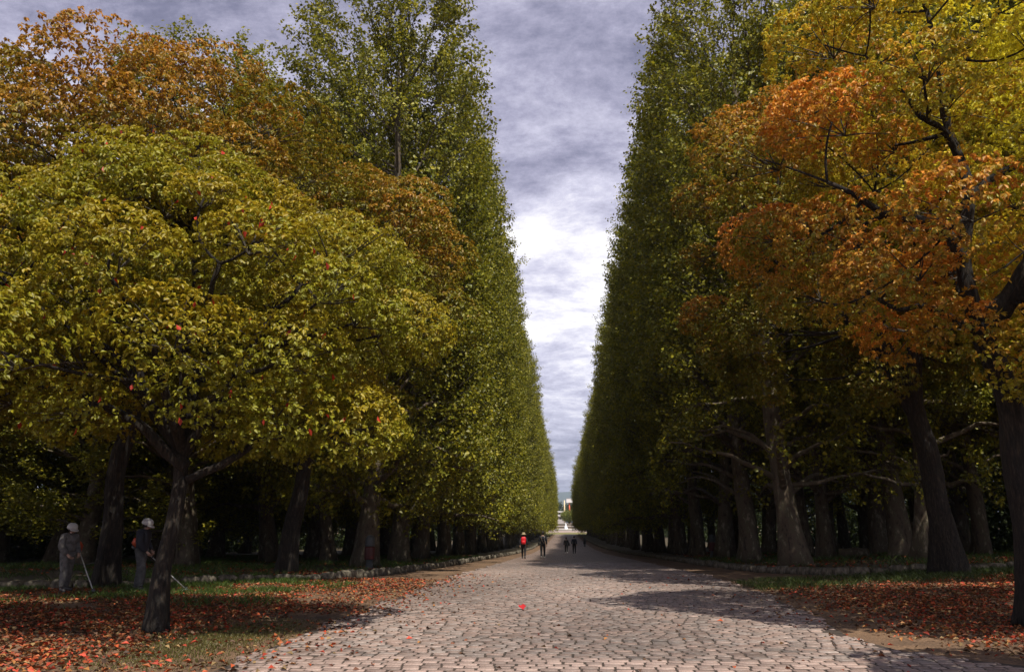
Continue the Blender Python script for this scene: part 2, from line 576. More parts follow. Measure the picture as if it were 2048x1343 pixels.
def camphor(name, base, trunk_pts, trunk_r, limbs, centre, radii, n_clump, clump_r, n_ros, leaf, pal, seed, label, flat=.9, extra=()):
    """spreading camphor: trunk, limbs to leaf pads, pads of drooping rosettes.
       coordinates relative to base; pal = (body colour, tip colour, tip amount, crown-top tip bias)"""
    rg = np.random.default_rng(seed)
    root = empty(name, (base[0], base[1], gz(*base[:2]) - .03))
    tag(root, label, "tree", "camphor trees at the junction")
    tb = Tubes()
    TP = np.array(trunk_pts, float)
    n = 26
    t = np.linspace(0, 1, len(TP)); tt = np.linspace(0, 1, n)
    from_pts = np.stack([np.interp(tt, t, TP[:, k]) for k in range(3)], 1)
    for _ in range(2):
        from_pts[1:-1] = (from_pts[:-2] + 2 * from_pts[1:-1] + from_pts[2:]) / 4
    tb.add(wobble_path(from_pts, .05, rg), np.linspace(trunk_r, trunk_r * .72, n), 16, trunk_lobes(n, 16, rg, .8, .06))
    centre = np.array(centre, float); radii = np.array(radii, float)
    samples = []
    for lp, r0, r1 in limbs:
        lp = np.array(lp, float)
        m = 14; t = np.linspace(0, 1, len(lp)); tt = np.linspace(0, 1, m)
        P = np.stack([np.interp(tt, t, lp[:, k]) for k in range(3)], 1)
        P[1:-1] = (P[:-2] + 2 * P[1:-1] + P[2:]) / 4
        P = wobble_path(P, .12, rg)
        tb.add(P, np.linspace(r0, r1, m), 8)
        samples += [(p, r) for p, r in zip(P[3:], np.linspace(r0, r1, m)[3:])]
    SP = np.array([s[0] for s in samples]); SRr = np.array([s[1] for s in samples])
    # pads: best-candidate points on the crown shell, some deeper
    cl = []
    for i in range(n_clump):
        best, bd = None, -1
        for _ in range(26):
            d = unit(rg.normal(size=3)); d[2] = abs(d[2]) if rg.random() < .72 else d[2]
            rad = rg.uniform(.80, 1.0) if rg.random() < .82 else rg.uniform(.40, .8)
            rad *= 1 + .12 * math.sin(3 * math.atan2(d[1], d[0]) + seed) * (1 - abs(d[2]))
            p = centre + d * radii * rad
            if p[2] < centre[2]:
                p[2] = centre[2] + (p[2] - centre[2]) * flat
            q = min((np.linalg.norm((p - c) / radii) for c in cl), default=9)
            if q > bd: best, bd = p, q
        cl.append(best)
    cl = np.array(cl + [np.array(e, float) for e in extra])
    tw = Tubes()
    LP, LA, LN, LC, LL = [], [], [], [], []
    pal0 = pal
    zmin, zmax = cl[:, 2].min(), cl[:, 2].max()
    for c in cl:
        # branch from the nearest limb
        dd = np.linalg.norm(SP - c, axis=1) + np.maximum(0, SP[:, 2] - c[2]) * 1.5
        j = int(np.argmin(dd))
        a = SP[j]; mid = (a + c) / 2 + (0, 0, -.12 * np.linalg.norm(c - a)) + rg.normal(0, .12, 3)
        br = bez(a, mid, c, 8)
        tb.add(br, np.linspace(min(.06, SRr[j] * .7), .018, 8), 5)
        r = clump_r * rg.uniform(.62, 1.38)
        out = unit(c - centre); out = unit(out + np.array([0, 0, .9]))
        m = int(n_ros * rg.uniform(.8, 1.2) * (r / clump_r) ** 1.6)
        d = unit(rg.normal(size=(m * 2, 3)))
        keep = (d @ out > -.12) | (rg.random(len(d)) < .12)
        d = d[keep][:m]
        rad = r * np.where(rg.random(len(d)) < .82, rg.uniform(.84, 1.04, len(d)), rg.uniform(.3, .84, len(d)))[:, None]
        T = c + d * rad * np.array([1.1, 1.1, .72])
        hgt = d[:, 2]
        # a few twigs
        for q in rg.integers(0, len(T), 7):
            tw.add(bez(c - out * r * .3, (c + T[q]) / 2 - (0, 0, .06), T[q], 4), np.linspace(.016, .005, 4), 3, cap=False)
        k = 7
        up = unit(d * .75 + np.array([0, 0, .85]) + rg.normal(0, .25, d.shape))
        e1 = unit(np.cross(up, np.array([.3, .9, .1]))); e2 = np.cross(up, e1)
        cc = rg.uniform(0, 1)
        body, tip, amt, topb = pal0(unit((c - centre) / radii)) if callable(pal0) else pal0
        crown_t = (c[2] - zmin) / (zmax - zmin + 1e-6)
        tipw = np.clip(amt + topb * (crown_t - .5) + .8 * (cc - .5) + .38 * hgt + rg.normal(0, .16, len(d)), 0, 1)
        for q in range(k):
            ang = 2 * np.pi * q / k + rg.uniform(-.35, .35, len(T)) + rg.uniform(0, 6.28)
            dro = rg.uniform(-.95, .15, len(T))[:, None]
            ax = unit(np.cos(ang)[:, None] * e1 + np.sin(ang)[:, None] * e2 + up * dro)
            LP.append(T + ax * leaf * .12); LA.append(ax)
            LN.append(unit(up + rg.normal(0, .28, up.shape)))
            w = np.clip(tipw + rg.normal(0, .14, len(T)), 0, 1)[:, None]
            LC.append((body * (1 - w) + tip * w) * rg.uniform(.62, 1.3, len(T))[:, None])
            LL.append(leaf * rg.uniform(.7, 1.2, len(T)))
    LP = np.vstack(LP); LA = np.vstack(LA); LN = np.vstack(LN); LC = np.vstack(LC); LL = np.concatenate(LL)
    link("trunk", tb.mesh("trunk", M_bark_c), root)
    tag(link("twig_work", tw.mesh("twig_work", M_twig), root), kind="stuff")
    tag(link("crown", leaf_mesh("crown", LP, LA, LN, LL, LL * .56, LC, M_leaf, .2, .2, .56), root), kind="stuff")
    return root, LP, LA, LN


def rel(base, pts):
    b0 = np.array([base[0], base[1], 0.0])
    return [tuple(np.array(p) - b0) for p in pts]


def auto_limbs(fork, centre, radii, n, seed, r0=.16):
    rg = np.random.default_rng(seed)
    out = []
    fork = np.array(fork, float); centre = np.array(centre, float); radii = np.array(radii, float)
    for i in range(n):
        a = 2 * math.pi * i / n + rg.uniform(-.3, .3)
        el = rg.uniform(.0, .75)
        e = centre + radii * .74 * np.array([math.cos(a) * math.cos(el), math.sin(a) * math.cos(el), math.sin(el)])
        m = fork + (e - fork) * .45 + (0, 0, .3 + .1 * radii[2]) + rg.normal(0, .2, 3)
        out.append(([fork, m, e], r0 * rg.uniform(.7, 1.1), .035))
    e = centre + radii * np.array([.05, 0, .8])
    out.append(([fork, (fork + e) / 2 + rg.normal(0, .25, 3), e], r0 * 1.2, .04))
    return out


# the low yellow-green tree with red leaves
B = (-6.2, 12.4)
cL1 = np.array([-.35, .2, 4.75]); rL1 = np.array([3.5, 3.3, 2.3])
tL1 = [(0, 0, 0), (.0, 0, .9), (.06, .05, 2.0), (.12, .1, 2.9), (.1, .1, 4.2)]
lmL1 = auto_limbs((.1, .1, 2.7), cL1, rL1, 8, 11, .095) + [([(.22, .08, 2.3), (1.3, .2, 2.9), (2.6, .1, 2.95), (3.2, 0, 3.1)], .07, .025), ([(.2, .05, 2.5), (-.9, -.2, 3.4), (-2.6, -.3, 3.9)], .11, .03)]
l1, LP, LA, LN = camphor("camphor_tree", B, tL1, .125, lmL1, cL1, rL1, 66, .86, 330, .078, (np.array([.25, .25, .016]), np.array([.42, .30, .018]), .16, .10), 21,
                         "low yellow green camphor tree dotted with red leaves, nearest the leaf strewn road edge", .8,
                         [(-.9, -.6, 7.25), (-.2, .2, 7.5), (-1.9, 0, 7.1), (.7, -.5, 6.95), (-3.0, -.4, 6.7), (-.5, -1.2, 6.8), (2.7, -.3, 3.1), (3.1, .5, 3.0), (2.1, -.9, 3.2), (1.8, -.3, 3.0), (-3.4, 3.6, 6.0), (-3.0, 3.9, 6.8), (-3.9, 4.2, 6.5), (-3.7, 3.2, 6.9), (-4.2, 3.4, 5.6), (-3.2, 4.4, 5.8)])  # the last pads, behind the crown, are added to shade the grass cutters
rg = np.random.default_rng(5)
red_me = [mesh_np("red_leaf", [(0, 0, 0), (.022, .05, .012), (0, .10, -.01), (-.022, .05, .012)], [(0, 1, 2), (0, 2, 3)], M_leaf, np.tile(C_RED * t, (4, 1))) for t in (.7, 1.0, 1.3)]
fr = LP[(LP[:, 1] < -.9)]
for i in rg.choice(len(fr), 150, replace=False):
    o = link("red_leaf", red_me[int(rg.integers(3))], l1, tuple(fr[i] + rg.normal(0, .04, 3) + (0, -.15, .02)))
    o.rotation_euler = (rg.uniform(-2.2, -.7), rg.uniform(-.6, .6), rg.uniform(-1.2, 1.2)); s = rg.uniform(.8, 1.3); o.scale = (s * 1.2, s, s)

# the tall orange-tinged tree behind it
B = (-12.6, 22.0)
cL2 = np.array([-.4, -.4, 10.4]); rL2 = np.array([6.0, 5.0, 5.2])
camphor("camphor_tree", B, [(0, 0, 0), (.05, 0, 1.5), (-.05, .1, 3.2), (.3, 0, 5.2), (.2, 0, 7)], .27, auto_limbs((.2, 0, 5.0), cL2, rL2, 9, 12, .2), cL2, rL2,
        76, 1.32, 230, .125, (np.array([.21, .185, .013]), C_GOLD, .16, .45), 22, "tall broad camphor tree with orange brown new leaves behind the low yellow green tree", .9,
        [(1.3, -4.6, 7.2), (3.1, -4.4, 7.0), (2.2, -5.0, 7.8), (.2, -4.8, 7.2), (1.5, -4.2, 6.2), (3.6, -3.8, 6.4), (-.8, -4.6, 7.0), (2.4, -3.9, 6.8)])  # low front pads added to the crown to shade the grass cutters
B = (-9.6, 28.0)
cL3 = np.array([1.5, -1.4, 9.3]); rL3 = np.array([4.4, 4.2, 5.0])
camphor("camphor_tree", B, [(0, 0, 0), (.1, 0, 1.8), (.5, -.3, 3.6), (.9, -.6, 5.5)], .30, auto_limbs((.7, -.5, 4.6), cL3, rL3, 8, 13, .17), cL3, rL3,
        62, 1.2, 205, .125, (np.array([.20, .195, .013]), C_GOLD, .08, .4), 23, "camphor tree with bronze tips standing against the sunlit plane tree row")
B = (-19.5, 21.5)
cL4 = np.array([.3, .2, 8.6]); rL4 = np.array([5.0, 4.6, 4.6])
camphor("camphor_tree", B, [(0, 0, 0), (.1, 0, 1.8), (.2, .1, 3.6), (.0, .2, 5.2)], .30, auto_limbs((.1, .1, 4.2), cL4, rL4, 8, 14, .17), cL4, rL4,
        70, 1.3, 120, .16, (np.array([.20, .185, .013]), C_GOLD, .10, .4), 24, "bronze camphor tree farthest from the road behind the grass cutters")
# the forked tree at the right-hand road edge
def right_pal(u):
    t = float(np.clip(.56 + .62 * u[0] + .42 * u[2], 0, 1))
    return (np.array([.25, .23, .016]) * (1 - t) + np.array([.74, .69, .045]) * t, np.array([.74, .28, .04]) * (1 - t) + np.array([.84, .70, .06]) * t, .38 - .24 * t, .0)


B = (7.42, 13.7)
W = lambda *p: rel(B, p)
cR1 = rel(B, [(8.0, 13.6, 7.7)])[0]; rR1 = np.array([4.3, 3.9, 4.2])
limbR = [
    (W((7.05, 13.6, 4.9), (6.85, 13.5, 5.6), (6.9, 13.45, 6.6), (7.05, 13.4, 7.8), (6.95, 13.4, 9.2), (6.8, 13.4, 10.8)), .15, .04),
    (W((6.9, 13.5, 5.9), (6.5, 13.3, 6.5), (5.9, 13.1, 6.75), (5.2, 12.9, 6.8), (4.5, 12.8, 7.2)), .11, .035),
    (W((6.95, 13.5, 6.9), (7.5, 13.4, 7.5), (8.4, 13.2, 7.9), (9.6, 13.2, 8.8)), .09, .03),
    (W((7.05, 13.6, 4.9), (7.7, 13.5, 5.6), (8.6, 13.4, 6.6), (9.6, 13.4, 7.6)), .12, .04),
    (W((7.05, 13.6, 4.7), (6.3, 13.2, 4.95), (5.6, 12.9, 5.0), (4.8, 12.7, 5.3)), .07, .025),
    (W((7.05, 13.4, 7.8), (6.6, 13.2, 8.4), (6.0, 13.0, 8.9), (5.4, 12.9, 9.6)), .07, .02),
    (W((7.05, 13.6, 5.2), (7.1, 14.6, 6.2), (7.0, 15.8, 7.6), (6.8, 16.6, 8.6)), .10, .03),
    (W((7.05, 13.6, 4.6), (7.5, 12.6, 5.4), (8.2, 11.6, 6.6), (8.8, 10.9, 7.8)), .10, .03),
    (W((6.95, 13.4, 8.9), (7.3, 13.4, 9.7), (8.0, 13.3, 10.6)), .05, .02),
]
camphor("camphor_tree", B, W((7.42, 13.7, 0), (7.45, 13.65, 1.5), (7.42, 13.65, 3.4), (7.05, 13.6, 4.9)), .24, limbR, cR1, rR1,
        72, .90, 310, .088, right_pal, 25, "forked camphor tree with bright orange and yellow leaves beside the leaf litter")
B = (11.0, 24.5)
cR2 = np.array([-2.4, -.6, 9.6]); rR2 = np.array([4.6, 4.2, 5.6])
camphor("camphor_tree", B, [(0, 0, 0), (-.1, 0, 1.6), (-.25, 0, 3.4), (-.6, -.1, 5.4)], .34, auto_limbs((-.45, 0, 4.4), cR2, rR2, 9, 15, .17), cR2, rR2,
        58, 1.1, 220, .125, (np.array([.18, .175, .013]), np.array([.60, .24, .025]), .10, .3), 26, "camphor tree with round orange tipped leaf pads against the shaded plane tree row")
B = (16.5, 22.0)
cR3 = np.array([-.6, -.4, 10.2]); rR3 = np.array([5.2, 4.8, 5.6])
camphor("camphor_tree", B, [(0, 0, 0), (.2, 0, 1.8), (.1, .1, 3.8), (.1, .2, 5.6)], .38, auto_limbs((.1, .2, 4.8), cR3, rR3, 8, 16, .17), cR3, rR3,
        80, 1.25, 125, .15, (np.array([.50, .46, .025]), np.array([.70, .46, .03]), .26, .2), 27, "yellow leaved camphor tree behind the forked orange tree")


# plane trees ------------------------------------------------------
def plane_variant(seed, H=27.0, low=True):
    rg = np.random.default_rng(seed)
    tb, tw = Tubes(), Tubes()
    n = 34
    z = np.linspace(0, 1, n)
    lean = rg.uniform(-.9, .9, 2)
    P = np.stack([lean[0] * np.sin(z * 2.2) * .9, lean[1] * np.sin(z * 2.0) * .9, z * H * .86], 1)
    P = wobble_path(P, .28, rg)
    rad = .36 * (1 - z) ** .8 + .03
    tb.add(P, rad, 14, trunk_lobes(n, 14, rg, .8, .06, z * 4))
    wx, wy = 4.6, 4.4

    def env(h):
        # half-width share by height
        lo = np.clip((h - (1.4 if low else 4.6)) / 3.4, 0, 1) ** .6
        hi = np.clip((H - h) / (H * .20), 0, 1) ** .6
        return lo * (.42 + .58 * hi)

    ends, dirs = [], []
    # lower limbs, long and drooping at the ends
    nl = 13 if low else 11
    for i in range(nl):
        a = 2 * math.pi * i / nl + rg.uniform(-.3, .3)
        z0 = rg.uniform(2.2, 6.5)
        p0 = np.array([np.interp(z0, P[:, 2], P[:, 0]), np.interp(z0, P[:, 2], P[:, 1]), z0])
        L = rg.uniform(3.0, 4.7)
        e = p0 + np.array([math.cos(a) * L, math.sin(a) * L, rg.uniform(-.5, 1.9)])
        q = wobble_path(bez(p0, p0 + (e - p0) * .5 + (0, 0, rg.uniform(.2, 1.2)), e, 10), .16, rg)
        tb.add(q, np.linspace(rg.uniform(.10, .17), .025, 10), 6)
        for s in range(16 if low else 6):
            j = rg.integers(4 if low else 7, 10)
            d = unit(np.array([math.cos(a), math.sin(a), rg.uniform(-.5, .7)]) + rg.normal(0, .7, 3))
            ln = rg.uniform(.7, 1.7)
            ends.append((q[j], q[j] + d * ln)); dirs.append(0)
    # rising limbs
    for i in range(60):
        a = rg.uniform(0, 2 * math.pi)
        z0 = rg.uniform(5.0 if low else 6.5, H * .80)
        p0 = np.array([np.interp(z0, P[:, 2], P[:, 0]), np.interp(z0, P[:, 2], P[:, 1]), z0])
        up = rg.uniform(2.5, 5.5)
        h1 = min(z0 + up, H - .8)
        w = env(np.array(h1)) * rg.uniform(.6, .95)
        ca, sa = math.cos(a), math.sin(a)
        k = 1 / max(abs(ca), abs(sa)) ** .55
        e = np.array([ca * wx * w * k * .92, sa * wy * w * k * .92, h1])
        q = wobble_path(bez(p0, np.array([e[0] * .75, e[1] * .75, z0 + up * .35]), e, 8), .12, rg)
        tb.add(q, np.linspace(max(.03, .11 * (1 - z0 / H) + .02), .015, 8), 4, cap=False)
        for s in range(13):
            j = rg.integers(3, 8)
            d = unit(np.array([ca * .7, sa * .7, rg.uniform(.5, 1.6)]) + rg.normal(0, .55, 3))
            ends.append((q[j], q[j] + d * rg.uniform(.8, 2.0))); dirs.append(1)
    # clipped outer face: many short shoots on the envelope
    for i in range(820):
        h0 = 2.6 if low else 6.2; h = h0 + (H - h0) * rg.random()
        a = rg.uniform(0, 2 * math.pi); ca, sa = math.cos(a), math.sin(a)
        k = 1 / max(abs(ca), abs(sa)) ** .55
        w = float(env(np.array(h)))
        e = np.array([ca * wx * w * k, sa * wy * w * k, h]) + rg.normal(0, .22, 3)
        b0 = e * np.array([.72, .72, 1]) - (0, 0, rg.uniform(.4, 1.1))
        ends.append((b0, e)); dirs.append(1)
    LP, LA, LN, LC, LL = [], [], [], [], []
    for (a, e), kind in zip(ends, dirs):
        # keep inside the clipped face
        hw = float(env(np.array(max(e[2], 2.5))))
        lim = 1.08
        e = e.copy(); e[0] = np.clip(e[0], -wx * lim, wx * lim); e[1] = np.clip(e[1], -wy * 1.15, wy * 1.15)
        m = 6
        q = bez(a, (a + e) / 2 + rg.normal(0, .12, 3), e, m)
        tw.add(q[::2] if m > 4 else q, np.linspace(.018, .006, 3), 3, cap=False)
        cnt = 40 if kind else 26
        t = 1 - rg.random(cnt) ** 1.5 * .85
        base = a + (e - a) * t[:, None] + rg.normal(0, .13, (cnt, 3))
        ax = unit((e - a)[None] * .35 + rg.normal(0, .9, (cnt, 3)) + np.array([0, 0, -.25]))
        LP.append(base); LA.append(ax)
        nn = unit(base * np.array([.12, .12, 0]) + np.array([0, 0, .75]) + rg.normal(0, .45, (cnt, 3)))
        LN.append(nn)
        tone = rg.uniform(.7, 1.25)
        w = np.clip(rg.normal(.37 + .2 * (rg.random() - .5), .28, cnt), 0, 1)[:, None]
        LC.append((np.array([.125, .145, .014]) * (1 - w) + np.array([.40, .345, .022]) * w) * tone * rg.uniform(.75, 1.2, cnt)[:, None])
        LL.append(rg.uniform(.10, .20, cnt))
    LP = np.vstack(LP); LA = np.vstack(LA); LN = np.vstack(LN); LC = np.vstack(LC); LL = np.concatenate(LL)
    return (tb.mesh("trunk", M_bark_p), tw.mesh("twig_work", M_twig), leaf_mesh("crown", LP, LA, LN, LL, LL * .82, LC, M_leaf, .16, .15))


variants = [plane_variant(100 + i) for i in range(2)] + [plane_variant(120 + i, low=False) for i in range(2)]


def plane_tree(x, y, v, s, rz, label, group, lean=(0, 0), sxy=1.0, bare=False):
    root = empty("plane_tree", (x, y, gz(x, y) + .03), rz)
    root.rotation_euler = (lean[0], lean[1], rz)
    root.scale = (sxy, sxy, s)
    tag(root, label, "tree", group)
    tr, tw, cr_ = variants[v % 2 + (2 if bare else 0)]
    link("trunk", tr, root); tag(link("twig_work", tw, root), kind="stuff")
    tag(link("crown", cr_, root), kind="stuff")
    return root


rg = np.random.default_rng(42)


def avenue_h(y):
    return np.interp(y, [30, 60, 75, 105, 150, 200, 270], [27.2, 29.2, 30.3, 29.0, 23.8, 20.5, 17.6]) / 27.0


ORD = ["first", "second", "third", "fourth", "fifth", "sixth", "seventh", "eighth", "ninth", "tenth"]


def row_label(i, row):
    if i < len(ORD):
        return "tall columnar plane tree, %s of the %s row counted from the junction" % (ORD[i], row)
    return "distant columnar plane tree in the far stretch of the %s row" % row


y = 34.0
i = 0
while y < 262:
    hw = np.interp(y, [30, 90, 150, 262], [8.35, 8.3, 7.6, 6.9])
    plane_tree(-hw + rg.normal(0, .26), y + rg.normal(0, .4), i, avenue_h(y) * rg.uniform(.94, 1.05), rg.integers(4) * math.pi / 2 + rg.normal(0, .05),
               row_label(i, "sunlit roadside"), "plane trees of the sunlit row", (rg.normal(0, .012), rg.normal(0, .012)), rg.uniform(.95, 1.05))
    plane_tree(hw + .25 + rg.normal(0, .26), y - 2.2 + rg.normal(0, .4), i + 2, avenue_h(y) * rg.uniform(.94, 1.05), rg.integers(4) * math.pi / 2 + rg.normal(0, .05),
               row_label(i, "shaded roadside"), "plane trees of the shaded row", (rg.normal(0, .012), rg.normal(0, .012)), rg.uniform(.94, 1.05), i < 4)
    y += rg.uniform(6.6, 7.6); i += 1
for side, lab, grp in ((-1, "tall plane tree in the grove behind the sunlit roadside row", "plane trees of the grove behind the sunlit row"),
                       (1, "tall plane tree in the grove behind the shaded roadside row", "plane trees of the grove behind the shaded row")):
    for x, y0, y1 in ((15.2, 33, 96), (21.8, 31, 84), (28.5, 30, 76)):
        y = y0 + rg.uniform(0, 3)
        while y < y1:
            plane_tree(side * (x + rg.normal(0, .6)), y, i, rg.uniform(.96, 1.1) * (1.0 if side > 0 else np.interp(y, [34, 42], [.80, 1.0]) * (1.0 if x < 18 else .74)), rg.uniform(0, 6.28), lab, grp, (rg.normal(0, .03), rg.normal(0, .04)), 1.0, side > 0 or rg.random() < .5)
            y += rg.uniform(6.4, 9.0); i += 1


for x, y, sx, sz_ in ((11.6, 37.5, .8, .95), (12.3, 43, .8, 1.0), (13.0, 31.0, .78, .9), (17.9, 31.5, .8, .95), (11.9, 49.5, .8, 1.0), (18.3, 37.5, .8, 1.0), (24.6, 34.5, .8, 1.0)):
    plane_tree(x, y, i, sz_, rg.uniform(0, 6.28), "slender plane tree squeezed between the shaded roadside row and its grove", "slender plane trees by the shaded row", (rg.normal(0, .05), rg.normal(0, .06)), sx, True); i += 1
for x, y, sx, sz_ in ((-11.8, 40.5, .8, .9), (-11.6, 48, .8, .95), (-18.2, 37, .8, .8), (-12, 55, .8, 1.0), (-24.5, 38, .8, .7)):
    plane_tree(x, y, i, sz_, rg.uniform(0, 6.28), "slender plane tree squeezed between the sunlit roadside row and its grove", "slender plane trees by the sunlit row", (rg.normal(0, .05), rg.normal(0, .06)), sx, True); i += 1


# dense dark leaf masses added behind the groves to block sky light
def wood(name, x0, x1, y0, y1, label, seed, n=120000, h=12.0):
    rg = np.random.default_rng(seed)
    nc = 1900
    c = np.stack([rg.uniform(x0, x1, nc), rg.uniform(y0, y1, nc), rg.uniform(.0, 1, nc) ** 1.15 * h], 1)
    c[:, 2] += G(c[:, 0], c[:, 1])
    k = rg.integers(0, nc, n)
    P = c[k] + rg.normal(0, .75, (n, 3)) * np.array([1, 1, .7])
    P[:, 2] = np.maximum(P[:, 2], G(P[:, 0], P[:, 1]) + .1)
    A = unit(rg.normal(size=(n, 3))); N = unit(rg.normal(size=(n, 3)) + (0, 0, .6))
    L = rg.uniform(.25, .55, n)
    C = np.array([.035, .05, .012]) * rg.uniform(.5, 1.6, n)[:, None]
    return tag(link(name, leaf_mesh(name, P, A, N, L, L * .7, C, M_leaf)), label, "woodland", kind="stuff")


wood("background_wood", -46, -31, 24, 120, "dense dark undergrowth added to keep sky light out of the grove behind the sunlit row", 61)
wood("background_wood", 31, 46, 24, 120, "dense dark undergrowth added to keep sky light out of the grove behind the shaded row", 62)


wood("background_wood", -34, -22, 100, 290, "dark undergrowth added to cover bright gaps along the far stretch behind the sunlit row", 63, 60000, 9)
wood("background_wood", 22, 34, 100, 290, "dark undergrowth added to cover bright gaps along the far stretch behind the shaded row", 64, 60000, 9)

# ------------------------------------------------------------------ litter and grass
def litter(name, P, label, seed, size=(.045, .115), green=0.0):
    rg = np.random.default_rng(seed)
    n = len(P)
    a = rg.uniform(0, 6.28, n)
    A = unit(np.stack([np.cos(a), np.sin(a), rg.normal(.12, .25, n)], 1))
    N = unit(np.stack([rg.normal(0, .45, n), rg.normal(0, .45, n), np.ones(n)], 1))
    L = rg.uniform(*size, n)
    pal = np.array([(.42, .085, .028), (.34, .10, .035), (.24, .075, .03), (.36, .16, .05), (.12, .06, .032), (.46, .06, .03), (.16, .085, .045), (.30, .20, .09), (.09, .05, .03)])
    C = pal[rg.integers(0, len(pal), n)] * rg.uniform(.55, 1.25, n)[:, None]
    return tag(link(name, leaf_mesh(name, P, A, N, L, L * .55, C, M_litter, .3, .2)), label, "leaves", kind="stuff")


def scatter(n, box, dens, rg, dz=.012):
    out = []
    got = 0
    while got < n:
        x = rg.uniform(box[0], box[1], n); y = rg.uniform(box[2], box[3], n)
        k = rg.random(n) < dens(x, y)
        out.append(np.stack([x[k], y[k]], 1)); got += int(k.sum())
    q = np.vstack(out)[:n]
    return np.c_[q, G(q[:, 0], q[:, 1]) + dz]


def fbm(x, y, s):
    v = 0
    for k, (fx, fy, p) in enumerate(((.9, 1.1, .3), (1.9, 1.5, 1.7), (3.7, 3.1, 2.9), (6.1, 7.3, .9))):
        v = v + np.sin(x * fx * s + p + 1.3 * np.sin(y * fy * s * .7 + p)) * np.cos(y * fy * s + p * 2) / (1.4 ** k)
    return .5 + .28 * v


def in_left(x, y):
    edge = rl(y) + .15 * np.sin(y * 2) - .05
    d = edge - x
    core = np.clip((d + .5) / 3.2, 0.015, 1) * (d > -.9)
    # bare green strip beside the road near the camera
    bare = np.exp(-(((x + 5.0) / .85) ** 2 + ((y - 11.6) / 2.2) ** 2))
    lim = np.interp(x, KL[::1, 0][:6], KL[:6, 1])
    return core * np.clip(fbm(x, y, 1.0) * 1.5 - .1, .03, 1) * (1 - .93 * bare) * (y < lim - .2)


def in_right(x, y):
    edge = rr_(y)
    d = x - edge
    core = np.clip((d - .1) / 2.4, 0.04, 1) * (d > -.5)
    core = core * np.clip((y - 9.0) / 4.5, .12, 1) * np.clip((25.0 - y) / 4.0, .04, 1)
    return core * np.clip(fbm(x + 4, y, 1.1) * 1.5 - .1, .04, 1)


rg = np.random.default_rng(77)
litter("leaf_litter", scatter(64000, (-22, -2.6, 6.5, 27), in_left, rg), "thick red brown fallen leaves under the low yellow green tree", 1)
litter("leaf_litter", scatter(54000, (3.6, 22, 7, 26), in_right, rg), "red brown fallen leaves around the forked orange tree", 2)
litter("leaf_litter", scatter(9000, (-24, -6.5, 26, 60), lambda x, y: np.clip(fbm(x, y, .6) * 1.6 - .5, 0, 1) * (x < np.interp(y, KL[4:, 1], KL[4:, 0]) - .3), rg, .15), "scattered fallen leaves on the verge under the sunlit row", 3, (.08, .16))
litter("leaf_litter", scatter(9000, (7.5, 26, 27, 60), lambda x, y: np.clip(fbm(x, y, .6) * 1.6 - .5, 0, 1) * (x > np.interp(y, KR[3:, 1], KR[3:, 0]) + .3), rg, .15), "scattered fallen leaves on the verge under the shaded row", 4, (.08, .16))
litter("leaf_litter", scatter(900, (-4.0, 4.2, 9, 30), lambda x, y: .03 + .9 * np.clip((-3.1 - x) / .7, 0, 1) + np.clip((-1.8 - x) / 2, 0, 1) * .5 + np.clip((x - 3) / 2, 0, 1) * .3, rg, .02), "stray fallen leaves blown onto the stone setts", 5, (.06, .11))
# the single big red leaf on the road
rl_me = mesh_np("fallen_leaf", [(0, 0, .01), (.075, .06, .06), (.0, .17, .03), (-.075, .06, .05), (.05, .15, .07), (-.05, .15, .06)],
                [(0, 1, 2), (0, 2, 3), (1, 4, 2), (2, 5, 3)], M_litter, np.tile(np.array([.45, .02, .025]), (6, 1)))
o = link("fallen_leaf", rl_me, None, (-.83, 16.15, gz(-.83, 16.15) + .015)); o.rotation_euler = (.25, 0, .4)
tag(o, "single crimson leaf lying in the middle of the stone road", "leaf")


def grass(name, P, label, seed, h=(.10, .28), colr=(.07, .115, .02)):
    rg = np.random.default_rng(seed); n = len(P)
    A = unit(np.stack([rg.normal(0, .38, n), rg.normal(0, .38, n), np.ones(n)], 1))
    a = rg.uniform(0, 6.28, n)
    S = np.stack([np.cos(a), np.sin(a), np.zeros(n)], 1)
    L = rg.uniform(*h, n)[:, None]
    V = np.stack([P - S * .007, P + S * .007, P + A * L * .6 + S * .004, P + A * L + np.stack([A[:, 0], A[:, 1], -np.ones(n) * .1], 1) * L * .35], 1).reshape(-1, 3)
    b = np.arange(n)[:, None] * 4
    F = np.concatenate([b + np.array([[0, 1, 2]]), b + np.array([[0, 2, 3]])], 1).reshape(-1, 3)
    C = np.array(colr) * rg.uniform(.5, 1.5, n)[:, None]
    return tag(link(name, mesh_np(name, V, F, M_leaf, colors=np.repeat(C, 4, 0))), label, "grass", kind="stuff")


def tuft(x, y, s, lo=.35):
    return np.clip((fbm(x, y, s) - lo) * 2.4, 0, 1)


kx = lambda y: np.interp(y, KL[3:, 1], KL[3:, 0])
kr = lambda y: np.interp(y, KR[2:, 1], KR[2:, 0])
grass("grass", scatter(26000, (-24, -5.5, 22.5, 56), lambda x, y: tuft(x, y, .8) * (x < kx(np.maximum(y, 24.6)) - .15) * np.where(y < 26, (y > np.interp(x, KL[:5, 0], KL[:5, 1]) + .1), 1), rg, .10), "tufted dark grass behind the kerb of the sunlit row", 11)
grass("grass", scatter(22000, (5, 24, 21.5, 26.0), lambda x, y: tuft(x, y, .9, .2) * np.clip((y - 21.5) / 2.5, .1, 1), rg, .0), "green grass strip in front of the kerb of the shaded row", 12, (.06, .2), (.06, .085, .02))
grass("grass", scatter(12000, (7.2, 26, 26.3, 50), lambda x, y: tuft(x, y, .8, .4) * (x > kr(np.maximum(y, 26.1)) + .15), rg, .10), "tufted dark grass behind the kerb of the shaded row", 13)
